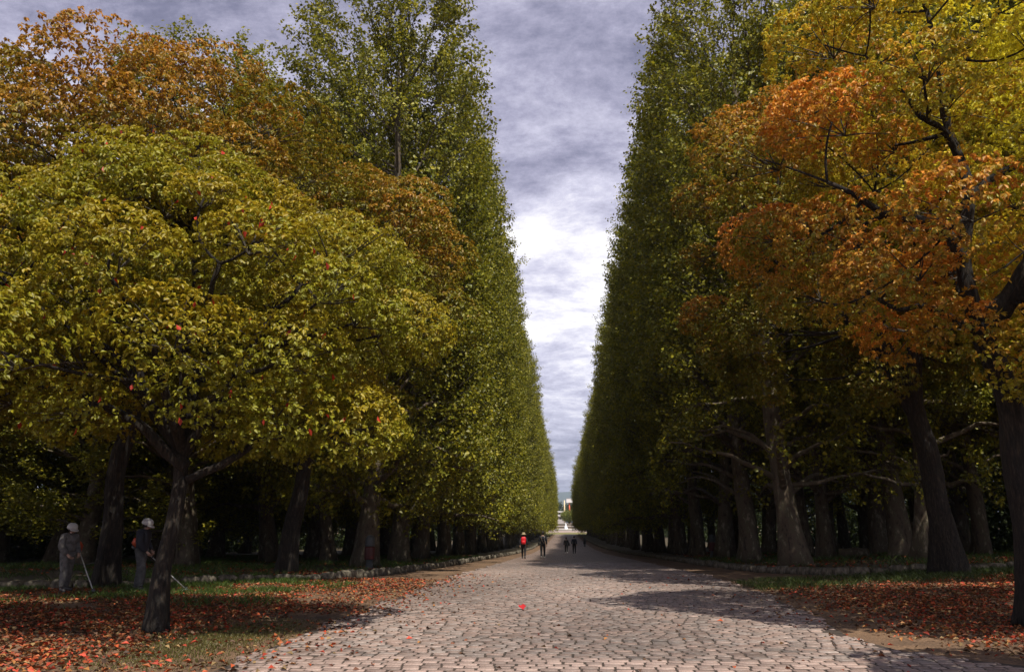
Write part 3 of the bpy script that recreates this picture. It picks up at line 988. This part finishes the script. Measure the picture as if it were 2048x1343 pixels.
grass("grass", scatter(16000, (-22, -6, 15.5, 26), lambda x, y: tuft(x, y, 1.0, .42) * np.clip((y - 15.5) / 6, .1, 1) * (y < np.interp(x, KL[:5, 0], KL[:5, 1]) + 1), rg, .0), "thin grass among the fallen leaves by the grass cutters", 14, (.06, .2))
grass("grass", scatter(9000, (-6.6, -3.9, 9.2, 14.5), lambda x, y: np.exp(-(((x + 5.0) / .75) ** 2 + ((y - 11.5) / 2.0) ** 2)) * .8, rg, -.01), "short mossy grass patch beside the road", 15, (.02, .05), (.115, .105, .03))


# a camphor just outside the picture that shades the lower right corner
B = (8.9, 6.0)
cR4 = np.array([-2.2, .9, 4.7]); rR4 = np.array([1.9, 1.7, 1.2])
camphor("camphor_tree", B, [(0, 0, 0), (.1, 0, 1.5), (.1, .1, 2.4), (.2, .1, 3.4)], .2, auto_limbs((.1, .1, 2.4), cR4, rR4, 7, 17, .12), cR4, rR4,
        34, .6, 70, .13, (np.array([.2, .18, .014]), C_ORANGE, .3, .2), 28, "camphor tree on the near side of the forked orange tree")

B = (-16.8, 12.2)  # unseen camphor, added out of view only for the shade it casts
cL5 = np.array([.3, .2, 7.2]); rL5 = np.array([4.2, 3.8, 3.4])
camphor("camphor_tree", B, [(0, 0, 0), (.1, 0, 1.5), (.1, .1, 3.0), (.2, .1, 4.6)], .28, auto_limbs((.1, .1, 3.6), cL5, rL5, 7, 18, .13), cL5, rL5,
        75, .95, 80, .17, (np.array([.19, .18, .014]), C_ORANGE, .12, .2), 29, "unseen camphor tree added for shade on the outer side of the low yellow green tree")

# ------------------------------------------------------------------ things beside the road
M_red = plain("faded red paint", (.07, .010, .008), .55)
M_grey = plain("weathered grey metal", (.07, .075, .078), .6)
M_shoe_dark = plain("black enamel", (.015, .015, .017), .5)
M_pale = plain("pale concrete", (.36, .35, .32), .85)


def lathe_mesh(name, prof, mat, seg=18):
    prof = np.array(prof, float); n = len(prof)
    th = np.linspace(0, 2 * np.pi, seg, endpoint=False)
    V = np.stack([prof[:, None, 0] * np.cos(th), prof[:, None, 0] * np.sin(th), np.repeat(prof[:, 1:2], seg, 1)], -1).reshape(-1, 3)
    i = np.arange(n - 1)[:, None] * seg; j = np.arange(seg)[None, :]; j2 = (j + 1) % seg
    F = np.stack([i + j, i + j2, i + seg + j2, i + seg + j], -1).reshape(-1, 4)
    return mesh_np(name, V, F, mat, smooth=False)


def litter_bin(x, y, label, dz=.1, drum=None):
    t = empty("litter_bin", (x, y, gz(x, y) + dz)); tag(t, label, "bin", "litter bins along the avenue")
    link("base", lathe_mesh("base", [(0, 0), (.17, 0), (.17, .06), (.13, .09), (.13, .36), (0, .36)], M_grey), t)
    link("drum", lathe_mesh("drum", [(0, .365), (.20, .365), (.21, .40), (.21, .82), (.195, .86), (0, .86)], drum or M_red), t)
    link("hood", lathe_mesh("hood", [(0, .865), (.19, .865), (.20, .90), (.18, 1.18), (.12, 1.28), (0, 1.31)], M_grey), t)
    return t


litter_bin(-7.75, 32.3, "dark red and grey litter bin on the verge of the sunlit row")
litter_bin(8.6, 49.0, "dark red and grey litter bin on the verge of the shaded row")
litter_bin(3.0, 128.0, "tiny dark litter bin far down the road at the shaded kerb", 0, M_shoe_dark)

# fallen log under the shaded row
lg = empty("fallen_log", (12.4, 36.5, gz(12.4, 36.5) + .12), .12); tag(lg, "short mossy log lying under the shaded row of trees", "log")
tb = Tubes(); rg = np.random.default_rng(9)
xx = np.linspace(-.62, .62, 9)
tb.add(np.stack([xx, .03 * np.sin(xx * 5), .20 + .02 * np.cos(xx * 7)], 1), .21 * (1 + .06 * np.sin(xx * 9)), 12, 1 + rg.normal(0, .05, (9, 12)))
link("log_body", tb.mesh("log_body", M_bark_p), lg)
cut = lathe_mesh("cut_face", [(0, .012), (.07, .012), (.13, .010), (.185, .006), (.19, 0)], plain("cut wood", (.30, .20, .11), .85), 14)
o = link("cut_face", cut, lg, (.625, -.01, .2)); o.rotation_euler = (0, R(90), 0)

# ------------------------------------------------------------------ people
M_skin = plain("skin", (.42, .26, .19), .55, .05)
M_hair = plain("dark hair", (.018, .014, .012), .6)
M_white = plain("white shell", (.45, .44, .43), .35, .05)
M_shoe = plain("shoe", (.05, .045, .045), .6)


def skin_mesh(J, E, rad, root_j, mat, name, levels=2):
    names = list(J); idx = {k: i for i, k in enumerate(names)}
    me = bpy.data.meshes.new(name + "_cage")
    me.from_pydata([J[k] for k in names], [(idx[a], idx[c]) for a, c in E], [])
    ob = bpy.data.objects.new(name + "_cage", me); col.objects.link(ob)
    ob.modifiers.new("skin", 'SKIN').use_smooth_shade = True
    sv = me.skin_vertices[0].data
    for k in names:
        r = rad[k]
        sv[idx[k]].radius = r if isinstance(r, tuple) else (r, r)
        sv[idx[k]].use_root = (k == root_j)
    m2 = ob.modifiers.new("sub", 'SUBSURF'); m2.levels = levels; m2.render_levels = levels
    dg = bpy.context.evaluated_depsgraph_get()
    out = bpy.data.meshes.new_from_object(ob.evaluated_get(dg))
    out.name = name
    bpy.data.objects.remove(ob); bpy.data.meshes.remove(me)
    out.materials.clear(); out.materials.append(mat)
    for p in out.polygons: p.use_smooth = True
    return out


def join_meshes(name, parts, mat):
    bm = bmesh.new()
    for m in parts: bm.from_mesh(m)
    me = bpy.data.meshes.new(name); bm.to_mesh(me); bm.free()
    me.materials.append(mat)
    for p in me.polygons: p.use_smooth = True
    return me


def hand_mesh(wrist, elbow, palm_n, curl=.5):
    """palm, four fingers of different length and a thumb leaving the side of the palm"""
    w = np.array(wrist); d = unit(w - np.array(elbow)); pn = unit(np.array(palm_n) - d * np.dot(palm_n, d)); s = np.cross(d, pn)
    tb = Tubes()
    tb.add(np.array([w - d * .03, w + d * .02, w + d * .06, w + d * .09]), [.026, .034, .036, .03], 8)
    for k, (o, L) in enumerate(((-.028, .066), (-.009, .076), (.010, .072), (.027, .056))):
        b = w + d * .085 + s * o
        p1 = b + d * L * .45 + pn * L * curl * .25; p2 = p1 + d * L * .25 + pn * L * curl * .55; p3 = p2 - d * L * .05 * curl + pn * L * curl * .4 + d * L * .2 * (1 - curl)
        tb.add(np.array([b, p1, p2, p3]), [.0095, .009, .0085, .007], 6)
    b = w + d * .03 - s * .03
    tb.add(np.array([b, b - s * .022 + d * .025 + pn * .012, b - s * .022 + d * .052 + pn * .03]), [.012, .011, .009], 6)
    return tb.mesh("hand", M_skin)


def person(loc, rz, H, pose, cloth, label, group=None):
    """pose: joints for height 1.75, facing +Y; cloth: colours"""
    k = H / 1.75
    J = {"pelvis": (0, 0, .96), "waist": (0, .0, 1.10), "chest": (0, .0, 1.30), "collar": (0, 0, 1.44), "neck": (0, .01, 1.50), "jaw": (0, .045, 1.565), "skull": (0, .02, 1.66), "crown_top": (0, .015, 1.72),
         "hip_l": (-.095, 0, .90), "knee_l": (-.10, .03, .50), "ankle_l": (-.10, -.01, .09), "toe_l": (-.11, .14, .035),
         "hip_r": (.095, 0, .90), "knee_r": (.10, .03, .50), "ankle_r": (.10, -.01, .09), "toe_r": (.11, .14, .035),
         "sh_l": (-.175, 0, 1.40), "el_l": (-.25, -.04, 1.14), "wr_l": (-.25, .06, .90), "sh_r": (.175, 0, 1.40), "el_r": (.25, -.04, 1.14), "wr_r": (.25, .06, .90)}
    J.update(pose)
    J = {a: tuple(np.array(p) * k) for a, p in J.items()}
    rad = {"pelvis": (.155, .12), "waist": (.145, .115), "chest": (.165, .125), "collar": (.09, .07), "neck": (.05, .052), "jaw": (.058, .066), "skull": (.074, .092), "crown_top": (.05, .06),
           "hip_l": .092, "knee_l": .066, "ankle_l": .040, "toe_l": .032, "hip_r": .092, "knee_r": .066, "ankle_r": .040, "toe_r": .032,
           "sh_l": .062, "el_l": .044, "wr_l": .030, "sh_r": .062, "el_r": .044, "wr_r": .030}
    rad = {a: (tuple(np.array(r) * k) if isinstance(r, tuple) else r * k) for a, r in rad.items()}
    sp = [("pelvis", "waist"), ("waist", "chest"), ("chest", "collar"), ("collar", "neck"), ("neck", "jaw"), ("jaw", "skull"), ("skull", "crown_top")]
    legs = [e for q in "lr" for e in (("pelvis", "hip_" + q), ("hip_" + q, "knee_" + q), ("knee_" + q, "ankle_" + q), ("ankle_" + q, "toe_" + q))]
    arms = [e for q in "lr" for e in (("collar", "sh_" + q), ("sh_" + q, "el_" + q), ("el_" + q, "wr_" + q))]
    body = skin_mesh(J, sp + legs + arms, rad, "pelvis", M_skin, "person")
    curl = cloth.get("curl", .45)
    hands = [hand_mesh(J["wr_" + q], J["el_" + q], (.9 if q == "l" else -.9, .3, -.1), curl) for q in "lr"]
    sk = np.array(J["skull"]); fw = unit(np.array(J["jaw"]) - np.array(J["neck"])); fw = unit(np.array([fw[0], abs(fw[1]) + .3, min(fw[2], 0.1)]))
    fc = Tubes()
    nb = sk + fw * .088 * k + np.array([0, 0, -.03 * k])
    fc.add(np.array([nb + (0, 0, .03 * k), nb + fw * .02 * k, nb - (0, 0, .01 * k)]), [.006 * k, .012 * k, .008 * k], 6)
    sd = unit(np.cross(fw, (0, 0, 1)))
    for q in (-1, 1):
        e0 = sk + sd * q * .078 * k + (0, 0, -.015 * k)
        fc.add(np.array([e0 + (0, 0, -.028 * k), e0 + sd * q * .012 * k, e0 + (0, 0, .03 * k)]), [.008 * k, .014 * k, .01 * k], 6)
    o = link("person", join_meshes("person", [body] + hands + [fc.mesh("face", M_skin)], M_skin), None, loc)
    o.rotation_euler = (0, 0, rz)
    tag(o, label, "person", group)
    for q in (-1, 1):       # eyes and mouth
        ey = lathe_mesh("eye", [(0, -.006), (.009, -.003), (.011, 0), (.009, .003), (0, .006)], M_hair, 8)
        e_ = link("eye", ey, o, tuple(sk + fw * .086 * k + sd * q * .03 * k + np.array([0, 0, -.006 * k])))
    mo = Tubes(); mc = sk + fw * .078 * k + np.array([0, 0, -.075 * k])
    mo.add(np.array([mc - sd * .022 * k, mc + fw * .006 * k, mc + sd * .022 * k]), [.004, .006, .004], 5)
    link("mouth", mo.mesh("mouth", plain("lips", (.30, .12, .10), .5)), o)
    # clothing follows the body a little outside it
    def grow(keys, edges, add, root_j, mat, name, trim=None):
        JJ = {a: J[a] for a in keys}; rr = {a: (tuple(np.array(rad[a]) + add) if isinstance(rad[a], tuple) else rad[a] + add) for a in keys}
        if trim:
            for a, (c, t) in trim.items():
                JJ[a] = tuple(np.array(J[c]) * (1 - t) + np.array(J[a]) * t)
        return link(name, skin_mesh(JJ, edges, rr, root_j, mat, name), o)
    grow(["pelvis", "waist", "chest", "collar", "neck"] + [a + q for q in "lr" for a in ("sh_", "el_", "wr_")], sp[:4] + arms, (.024 + cloth.get("bulk", 0)) * k, "pelvis", cloth["jacket"], "jacket", {"wr_l": ("el_l", .93), "wr_r": ("el_r", .93), "neck": ("collar", .35)})
    grow(["pelvis", "waist"] + [a + q for q in "lr" for a in ("hip_", "knee_", "ankle_")], sp[:1] + [e for e in legs if "toe" not in e[1]], (.016 + cloth.get("bulk", 0)) * k, "pelvis", cloth["trousers"], "trousers")
    for q in "lr":
        a, t = np.array(J["ankle_" + q]), np.array(J["toe_" + q])
        tb = Tubes(); d = unit(t - a)
        tb.add(np.array([a + (0, 0, .02 * k) - d * .045 * k, a - (0, 0, .025 * k), a * .5 + t * .5, t, t + d * .05 * k]), np.array([.045, .058, .052, .048, .022]) * k, 10)
        link("shoe", tb.mesh("shoe", cloth.get("shoe", M_shoe)), o)
    if "hair" in cloth:
        up = unit(sk - np.array(J["jaw"]) + fw * .01)
        bm = bmesh.new(); bmesh.ops.create_icosphere(bm, subdivisions=3, radius=1)
        for v in list(bm.verts):
            if v.co.y > .45 and v.co.z < .35: bm.verts.remove(v)
        for v in bm.verts:
            low = cloth.get("hair_low", .0)
            z = v.co.z * (.118 if v.co.z > 0 else .118 + low)
            v.co = Vector((v.co.x * .094, v.co.y * .112 - .006, z)) * k * (1 + .03 * math.sin(v.co.x * 23) * math.sin(v.co.z * 19))
        me = bpy.data.meshes.new("hair"); bm.to_mesh(me); bm.free(); me.materials.append(cloth["hair"])
        for p in me.polygons: p.use_smooth = True
        h_ = link("hair", me, o, tuple(sk + np.array([0, .0, .008 * k]))); h_.rotation_euler = (0, 0, math.atan2(-fw[0], fw[1]))
    if "helmet" in cloth:
        dome = lathe_mesh("helmet", [(.128, -.02), (.132, 0), (.130, .04), (.118, .085), (.092, .118), (.05, .138), (0, .145)], cloth["helmet"], 20)
        h_ = link("helmet", dome, o, tuple(sk + np.array([0, .0, .0]))); h_.rotation_euler = cloth.get("tilt", (0, 0, 0)); h_.scale = (k, k * 1.08, k)
        br = Tubes(); t = np.linspace(-1.1, 1.1, 9)
        br.add(np.stack([.125 * np.sin(t), .115 * np.cos(t) + .05 * np.cos(t) ** 2, -.022 - .012 * np.cos(t)], 1), .012 + .016 * np.cos(t * 1.3), 6)
        link("brim", br.mesh("brim", cloth["helmet"]), h_)
        st = Tubes(); st.add(np.array([(-.10, .02, -.02), (-.085, .05, -.12), (0, .075, -.165), (.085, .05, -.12), (.10, .02, -.02)]), .006, 5)
        link("chin_strap", st.mesh("chin_strap", M_hair), h_)
    if "hat" in cloth:
        link("hat", lathe_mesh("hat", [(.19, -.004), (.12, .02), (.108, .03), (.104, .10), (.08, .13), (0, .138)], cloth["hat"], 18), o, tuple(sk + np.array([0, 0, .02])))
    return o, J, k


def rucksack(parent, at, mat, w=.30, h=.46, d=.16, shape=.6):
    me = rock_mesh("rucksack", (w, d, h), 5, mat, .04, 3, shape)
    o = link("rucksack", me, parent, at)
    pk = rock_mesh("pocket", (w * .72, d * .5, h * .4), 6, mat, .03, 2, shape); link("pocket", pk, o, (0, -d * .42, -h * .2))
    for q in (-1, 1):
        tb = Tubes(); tb.add(np.array([(q * w * .3, d * .35, h * .40), (q * w * .36, d * .85, h * .48), (q * w * .38, d * 1.75, h * .30), (q * w * .40, d * 1.6, -h * .1), (q * w * .38, d * .4, -h * .32)]), .017, 6)
        link("strap", tb.mesh("strap", mat), o)
    return o


walk_a = {"knee_l": (-.10, .16, .52), "ankle_l": (-.10, .20, .10), "toe_l": (-.11, .34, .06), "knee_r": (.10, -.02, .50), "ankle_r": (.10, -.20, .13), "toe_r": (.105, -.09, .04),
          "el_l": (-.25, -.12, 1.15), "wr_l": (-.25, -.10, .90), "el_r": (.25, .02, 1.15), "wr_r": (.24, .16, .93)}
walk_b = {"knee_r": (.10, .14, .52), "ankle_r": (.10, .15, .10), "toe_r": (.11, .29, .05), "knee_l": (-.10, .0, .50), "ankle_l": (-.10, -.18, .12), "toe_l": (-.105, -.07, .04),
          "el_r": (.25, -.10, 1.15), "wr_r": (.25, -.08, .90), "el_l": (-.25, .02, 1.15), "wr_l": (-.24, .14, .93)}
navy = plain("navy cloth", (.016, .017, .026), .85); black = plain("black cloth", (.010, .010, .012), .85); slate = plain("slate blue cloth", (.035, .042, .07), .8)
khaki = plain("straw", (.30, .24, .14), .8); redc = plain("bright red nylon", (.62, .012, .022), .5); greyw = noise_mat("grey work cloth", 9, [(.3, (.06, .057, .055)), (.5, (.13, .124, .12)), (.7, (.19, .18, .175))], .9, .8, .03); greyd = noise_mat("dark grey work cloth", 9, [(.3, (.04, .04, .042)), (.7, (.11, .11, .112))], .9, .8, .03)
wgrp = None
x, y = -2.85, 56.3
p1, J, k = person((x, y, gz(x, y) + .01), .0, 1.68, walk_a, {"jacket": navy, "trousers": black, "hat": khaki, "hair": M_hair}, "walker in a tan hat and dark clothes carrying a bright red rucksack")
rucksack(p1, (0, -.185, 1.20), redc, .34, .52)
x, y = -1.55, 56.8
p2, J, k = person((x, y, gz(x, y) + .01), .0, 1.80, walk_b, {"jacket": navy, "trousers": black, "hair": M_hair, "shoe": plain("pale shoe", (.4, .38, .36), .6)}, "dark haired walker in a navy jacket with pale side stripes beside the red rucksack")
tb = Tubes()
tb.add(np.array([(.12, -.13, 1.50), (.10, -.165, 1.36), (.13, -.16, 1.18), (.15, -.14, 1.04)]), .014, 5); link("stripe", tb.mesh("stripe", M_white), p2)
tb = Tubes()
tb.add(np.array([(-.12, -.13, 1.46), (-.10, -.165, 1.32), (-.02, -.17, 1.15), (.10, -.16, 1.03)]), .012, 5); link("bag_strap", tb.mesh("bag_strap", khaki), p2)
link("shoulder_bag", rock_mesh("shoulder_bag", (.13, .34, .28), 8, black, .04, 2, .5), p2, (-.26, -.10, 1.02))
x, y = .10, 85.5
p3, J, k = person((x, y, gz(x, y) + .01), .05, 1.62, walk_a, {"jacket": black, "trousers": black, "hair": plain("auburn hair", (.06, .02, .015), .6), "hair_low": .03, "shoe": plain("white shoe", (.55, .53, .5), .6)}, "walker with reddish hair in black carrying a dark shoulder bag")
link("shoulder_bag", rock_mesh("shoulder_bag", (.16, .36, .34), 9, black, .04, 2, .5), p3, (.27, -.08, .92))
x, y = .92, 85.8
p4, J, k = person((x, y, gz(x, y) + .01), -.04, 1.76, walk_b, {"jacket": slate, "trousers": black, "hair": M_hair}, "walker in a slate blue jacket and black trousers beside the one with the shoulder bag")

# grass cutters: arms down on the machine
cut_pose = {"jaw": (0.02, .085, 1.53), "skull": (0.02, .075, 1.625), "crown_top": (.02, .065, 1.69), "neck": (.01, .04, 1.48), "chest": (0, .02, 1.28),
            "el_r": (.27, .03, 1.13), "wr_r": (.18, .22, .93), "el_l": (-.27, .0, 1.13), "wr_l": (-.20, .16, .95), "knee_l": (-.15, -.06, .50), "ankle_l": (-.19, -.14, .09), "toe_l": (-.23, .0, .035), "knee_r": (.15, .12, .50), "ankle_r": (.17, .12, .09), "toe_r": (.21, .26, .035)}
M_engine = plain("orange engine cowl", (.36, .05, .012), .5); M_alu = plain("aluminium tube", (.42, .42, .40), .35)


def brush_cutter(p0, p1, label):
    """p0 engine end, p1 cutting head"""
    p0, p1 = np.array(p0), np.array(p1); d = unit(p1 - p0)
    t = empty("brush_cutter", tuple(p1)); tag(t, label, "brush cutter", "brush cutters")
    q0, L = p0 - p1, np.linalg.norm(p1 - p0)
    tb = Tubes(); tb.add(np.array([q0, q0 * .5, q0 * .0 + (0, 0, .03)]), .014, 8); link("shaft", tb.mesh("shaft", M_alu), t)
    e = link("engine", rock_mesh("engine", (.27, .19, .21), 12, M_engine, .05, 2, .4), t, tuple(q0 - d * .12)); e.rotation_euler = (0, math.asin(-d[2]), math.atan2(d[1], d[0]))
    link("fuel_tank", rock_mesh("fuel_tank", (.15, .14, .08), 13, M_grey, .04, 2, .6), e, (.0, .0, -.15))
    tb = Tubes(); hb = q0 + d * L * .38; s = unit(np.cross(d, (0, 0, 1))); u = np.cross(s, d)
    tb.add(np.array([hb - s * .26 + u * .18, hb - s * .24 + u * .06, hb, hb + s * .24 + u * .06, hb + s * .26 + u * .18]), .013, 6); link("handle", tb.mesh("handle", M_shoe), t)
    link("cutting_head", lathe_mesh("cutting_head", [(0, .0), (.10, .0), (.11, .012), (.05, .03), (.035, .07), (0, .075)], M_grey, 16), t, (0, 0, .01))
    return t


x, y = -12.75, 20.4
rz = -1.85            # faces along the kerb, half towards the road
w1, J, k = person((x, y, gz(x, y) + .01), rz, 1.68, cut_pose, {"jacket": greyw, "trousers": greyw, "helmet": M_white, "hair": M_hair, "curl": .9, "bulk": .022, "tilt": (-.25, 0, 0)}, "grass cutter in a pale grey work suit and white helmet")


def to_world(o, p):
    c, s = math.cos(o.rotation_euler[2]), math.sin(o.rotation_euler[2])
    return (o.location[0] + c * p[0] - s * p[1], o.location[1] + s * p[0] + c * p[1], o.location[2] + p[2])


def ground_at(p):
    return (p[0], p[1], gz(p[0], p[1]) + .04)


brush_cutter(to_world(w1, (-.42, -.10, 1.02)), ground_at(to_world(w1, (.25, 1.25, 0))), "brush cutter with orange engine held by the worker in pale grey")
x, y = -10.95, 20.7
w2, J, k = person((x, y, gz(x, y) + .01), -1.5, 1.80, cut_pose, {"jacket": navy, "trousers": greyd, "helmet": M_white, "hair": M_hair, "curl": .9, "bulk": .022, "tilt": (-.3, 0, 0)}, "grass cutter in a dark jacket and grey trousers with white helmet behind the thin trunk")
tb = Tubes(); tb.add(np.array([(-.10, .02, 1.56), (-.09, -.06, 1.50), (0, -.09, 1.49), (.09, -.06, 1.50), (.10, .03, 1.54)]), [.02, .03, .032, .03, .02], 8); link("neck_towel", tb.mesh("neck_towel", M_white), w2)
brush_cutter(to_world(w2, (-.42, -.25, 1.12)), ground_at(to_world(w2, (.2, 1.30, 0))), "brush cutter with orange engine held by the worker in the dark jacket")

# ------------------------------------------------------------------ the far end
M_plaza = noise_mat("pink plaza paving", .25, [(.3, (.26, .19, .165)), (.7, (.40, .31, .27))], .85)
M_lawn = noise_mat("dry lawn", .4, [(.3, (.12, .12, .035)), (.7, (.24, .20, .06))], .95)
tag(link("plaza", strip("plaza", np.r_[296, 305, 330, 360, 390, 420, 436], lambda y: y * 0 - 45, lambda y: y * 0 + 45, M_plaza, .02, 4)), "pinkish paved plaza at the far end of the avenue", "plaza", kind="structure")
tag(link("lawn", strip("lawn", np.r_[266, 272, 280, 288, 295.9], lambda y: y * 0 - 40, lambda y: y * 0 + 40, M_lawn, .015, 4)), "strip of dry lawn where the road ends", "lawn", kind="structure")


def block(name, size, loc, mat, parent=None, bev=.03):
    bm = bmesh.new(); bmesh.ops.create_cube(bm, size=1)
    for v in bm.verts: v.co = Vector((v.co.x * size[0], v.co.y * size[1], v.co.z * size[2] + size[2] / 2))
    if bev: bmesh.ops.bevel(bm, geom=bm.edges[:], offset=bev, segments=1, affect='EDGES')
    me = bpy.data.meshes.new(name); bm.to_mesh(me); bm.free(); me.materials.append(mat)
    return link(name, me, parent, loc)


for yy, hh, lb in ((345, .7, "low dark terrace wall across the plaza, nearer the fountain"), (384, .8, "low dark terrace wall across the upper plaza")):
    t = empty("terrace_wall", (0, yy, gz(0, yy))); tag(t, lb, "wall", "terrace walls")
    for q in range(10):
        block("wall_stone", (5.9, .8, hh), (-27 + q * 6, 0, 0), M_stone, t, .06)
    block("coping", (60, 1.0, .15), (0, 0, hh + .003), M_pale, t, .03)
fo = empty("fountain", (.3, 322, gz(.3, 322) + .02)); tag(fo, "white jet fountain in a low round basin on the plaza", "fountain")
link("basin", lathe_mesh("basin", [(4.2, 0), (4.2, .45), (3.9, .47), (3.8, .25), (0, .25)], M_pale, 28), fo)
M_foam = plain("white water", (.75, .77, .80), .4, .08)
tb = Tubes(); rg = np.random.default_rng(2); zz = np.linspace(.25, 2.6, 10)
tb.add(np.stack([.05 * np.sin(zz * 4), zz * 0, zz], 1), np.interp(zz, [.25, .5, 1.6, 2.6], [1.1, .75, .42, .10]), 12, 1 + rg.normal(0, .16, (10, 12))); link("water_jet", tb.mesh("water_jet", M_foam), fo)


def round_tree(name, x, y, h, r, label, seed, c1, n=9000, ls=.5, group=None):
    rg = np.random.default_rng(seed)
    t = empty(name, (x, y, gz(x, y))); tag(t, label, "tree", group)
    tb = Tubes(); tb.add(np.array([(0, 0, -.2), (.05, 0, h * .2), (0, .05, h * .6)]), [r * .09, r * .06, r * .03], 8)
    for q in range(6):
        a = q * 1.05; tb.add(bez((0, 0, h * .25), (math.cos(a) * r * .4, math.sin(a) * r * .4, h * .45), (math.cos(a) * r * .7, math.sin(a) * r * .7, h * .7), 5), np.linspace(r * .035, r * .01, 5), 5)
    link("trunk", tb.mesh("trunk", M_bark_p), t)
    nc = 60; d = unit(rg.normal(size=(nc, 3))); c = np.array([0, 0, h * .56]) + d * np.array([r, r, h * .42]) * rg.uniform(.55, .92, nc)[:, None]
    kk = rg.integers(0, nc, n); P = c[kk] + rg.normal(0, r * .15, (n, 3))
    C = np.array(c1) * rg.uniform(.55, 1.5, n)[:, None] * rg.uniform(.7, 1.3, nc)[kk][:, None]
    L = rg.uniform(.6, 1.2, n) * ls
    tag(link("crown", leaf_mesh("crown", P, unit(rg.normal(size=(n, 3))), unit(rg.normal(0, .5, (n, 3)) + (0, 0, .8)), L, L * .7, C, M_leaf), t), kind="stuff")
    return t


round_tree("bushy_tree", 2.3, 446, 7.2, 4.6, "rounded yellow green bushy tree at the top of the plaza", 31, (.17, .19, .02), 9000, .45)
for q, (x, y, h, r) in enumerate(((-16, 660, 16, 8), (-4, 690, 18, 8), (7, 670, 17, 8), (18, 640, 16, 8), (-28, 650, 17, 9), (30, 650, 16, 9))):
    round_tree("distant_tree", x, y, h, r, "dull green tree in the far belt behind the white building", 40 + q, (.06, .085, .025), 3000, 1.1, "far belt of trees")

bl = empty("white_building", (-4.2, 590, gz(0, 590))); tag(bl, "low white building with a flat overhanging roof beyond the plaza", "building")
M_wall = plain("pale render", (.46, .43, .42), .8); M_roof = plain("white roof edge", (.78, .76, .75), .6, .04); M_glass = plain("dark glazing", (.03, .035, .04), .15)
block("wall", (9.5, 12, 5.0), (0, 0, 0), M_wall, bl)
block("upper_wall", (7.6, 10, 2.0), (-.6, .4, 5.9), M_wall, bl)
block("roof", (11.0, 14, .9), (0, 0, 5.003), M_roof, bl)
block("upper_roof", (9.2, 12, .7), (-.3, .4, 7.903), M_roof, bl)
for q in range(4):
    w_ = block("window", (1.6, .12, 1.5), (-3.4 + q * 2.2, -6.02, 2.9), M_glass, bl, 0); block("window_frame", (1.8, .08, .12), (0, -.08, 1.5), M_roof, w_, 0)
    block("window", (1.5, .12, 1.2), (-3.2 + q * 1.8, -4.63, 6.3), M_glass, bl, 0)
pl = empty("tall_pole", (-.2, 560, gz(0, 560))); tag(pl, "tall tapering cream pole beside the white building", "pole")
tb = Tubes(); tb.add(np.array([(0, 0, 0), (0, 0, 8), (0, 0, 15.6)]), [.62, .5, .34], 12); link("shaft", tb.mesh("shaft", plain("cream paint", (.72, .60, .36), .5)), pl)
link("foot", lathe_mesh("foot", [(.8, 0), (.8, .4), (.66, .6), (.64, .7)], M_pale, 16), pl)
sg = empty("sign_tower", (2.75, 480, gz(2.75, 480))); tag(sg, "white box sign on an orange post rising above the bushy tree", "sign")
tb = Tubes(); tb.add(np.array([(0, 0, 0), (0, 0, 6), (0, 0, 12.0)]), [.42, .40, .38], 12); link("post", tb.mesh("post", plain("orange paint", (.62, .10, .02), .5)), sg)
bx_ = block("box", (3.9, 2.2, 2.4), (.15, 0, 11.9), M_roof, sg, .08)
block("box_frame", (4.1, 2.4, .18), (0, 0, 2.403), M_wall, bx_, .02)

# hills
X, Y = np.meshgrid(np.linspace(-3600, 3600, 90), np.linspace(5200, 8200, 30))
Z = 214 * np.exp(-((X - 60) / 420) ** 2 - ((Y - 6400) / 700) ** 2) + 150 * np.exp(-((X + 900) / 700) ** 2 - ((Y - 6700) / 700) ** 2) + 190 * np.exp(-((X - 1500) / 800) ** 2 - ((Y - 6900) / 700) ** 2)
Z += 9 * np.sin(X / 63 + Y / 140) * np.exp(-((Y - 6400) / 900) ** 2) - 4
V = np.stack([X, Y, Z + 1.2], -1).reshape(-1, 3); m = 90
i = np.arange(29)[:, None] * m + np.arange(m - 1)[None, :]
tag(link("hills", mesh_np("hills", V, np.stack([i, i + 1, i + m + 1, i + m], -1).reshape(-1, 4), noise_mat("wooded hillside", .01, [(.3, (.03, .045, .02)), (.7, (.06, .08, .03))], .95), smooth=True)), "wooded hills on the horizon beyond the plaza", "hills", kind="structure")

# the air between: one closed box of thin haze
M_haze = bpy.data.materials.new("haze"); M_haze.use_nodes = True
nt = M_haze.node_tree
for n in list(nt.nodes):
    if n.type == 'BSDF_PRINCIPLED': nt.nodes.remove(n)
pv = node(nt, "ShaderNodeVolumePrincipled")
pv.inputs["Color"].default_value = (.66, .80, 1.0, 1)
pv.inputs["Density"].default_value = 1.3e-4
pv.inputs["Anisotropy"].default_value = .2
nt.links.new(pv.outputs[0], nt.nodes["Material Output"].inputs["Volume"])
bm = bmesh.new(); bmesh.ops.create_cube(bm, size=1)
for v in bm.verts: v.co = Vector((v.co.x * 8100, 4350 + v.co.y * 9400, -4 + (v.co.z + .5) * 240))
me = bpy.data.meshes.new("haze"); bm.to_mesh(me); bm.free(); me.materials.append(M_haze)
tag(link("haze", me), "thin bluish haze filling the air", "haze", kind="stuff")
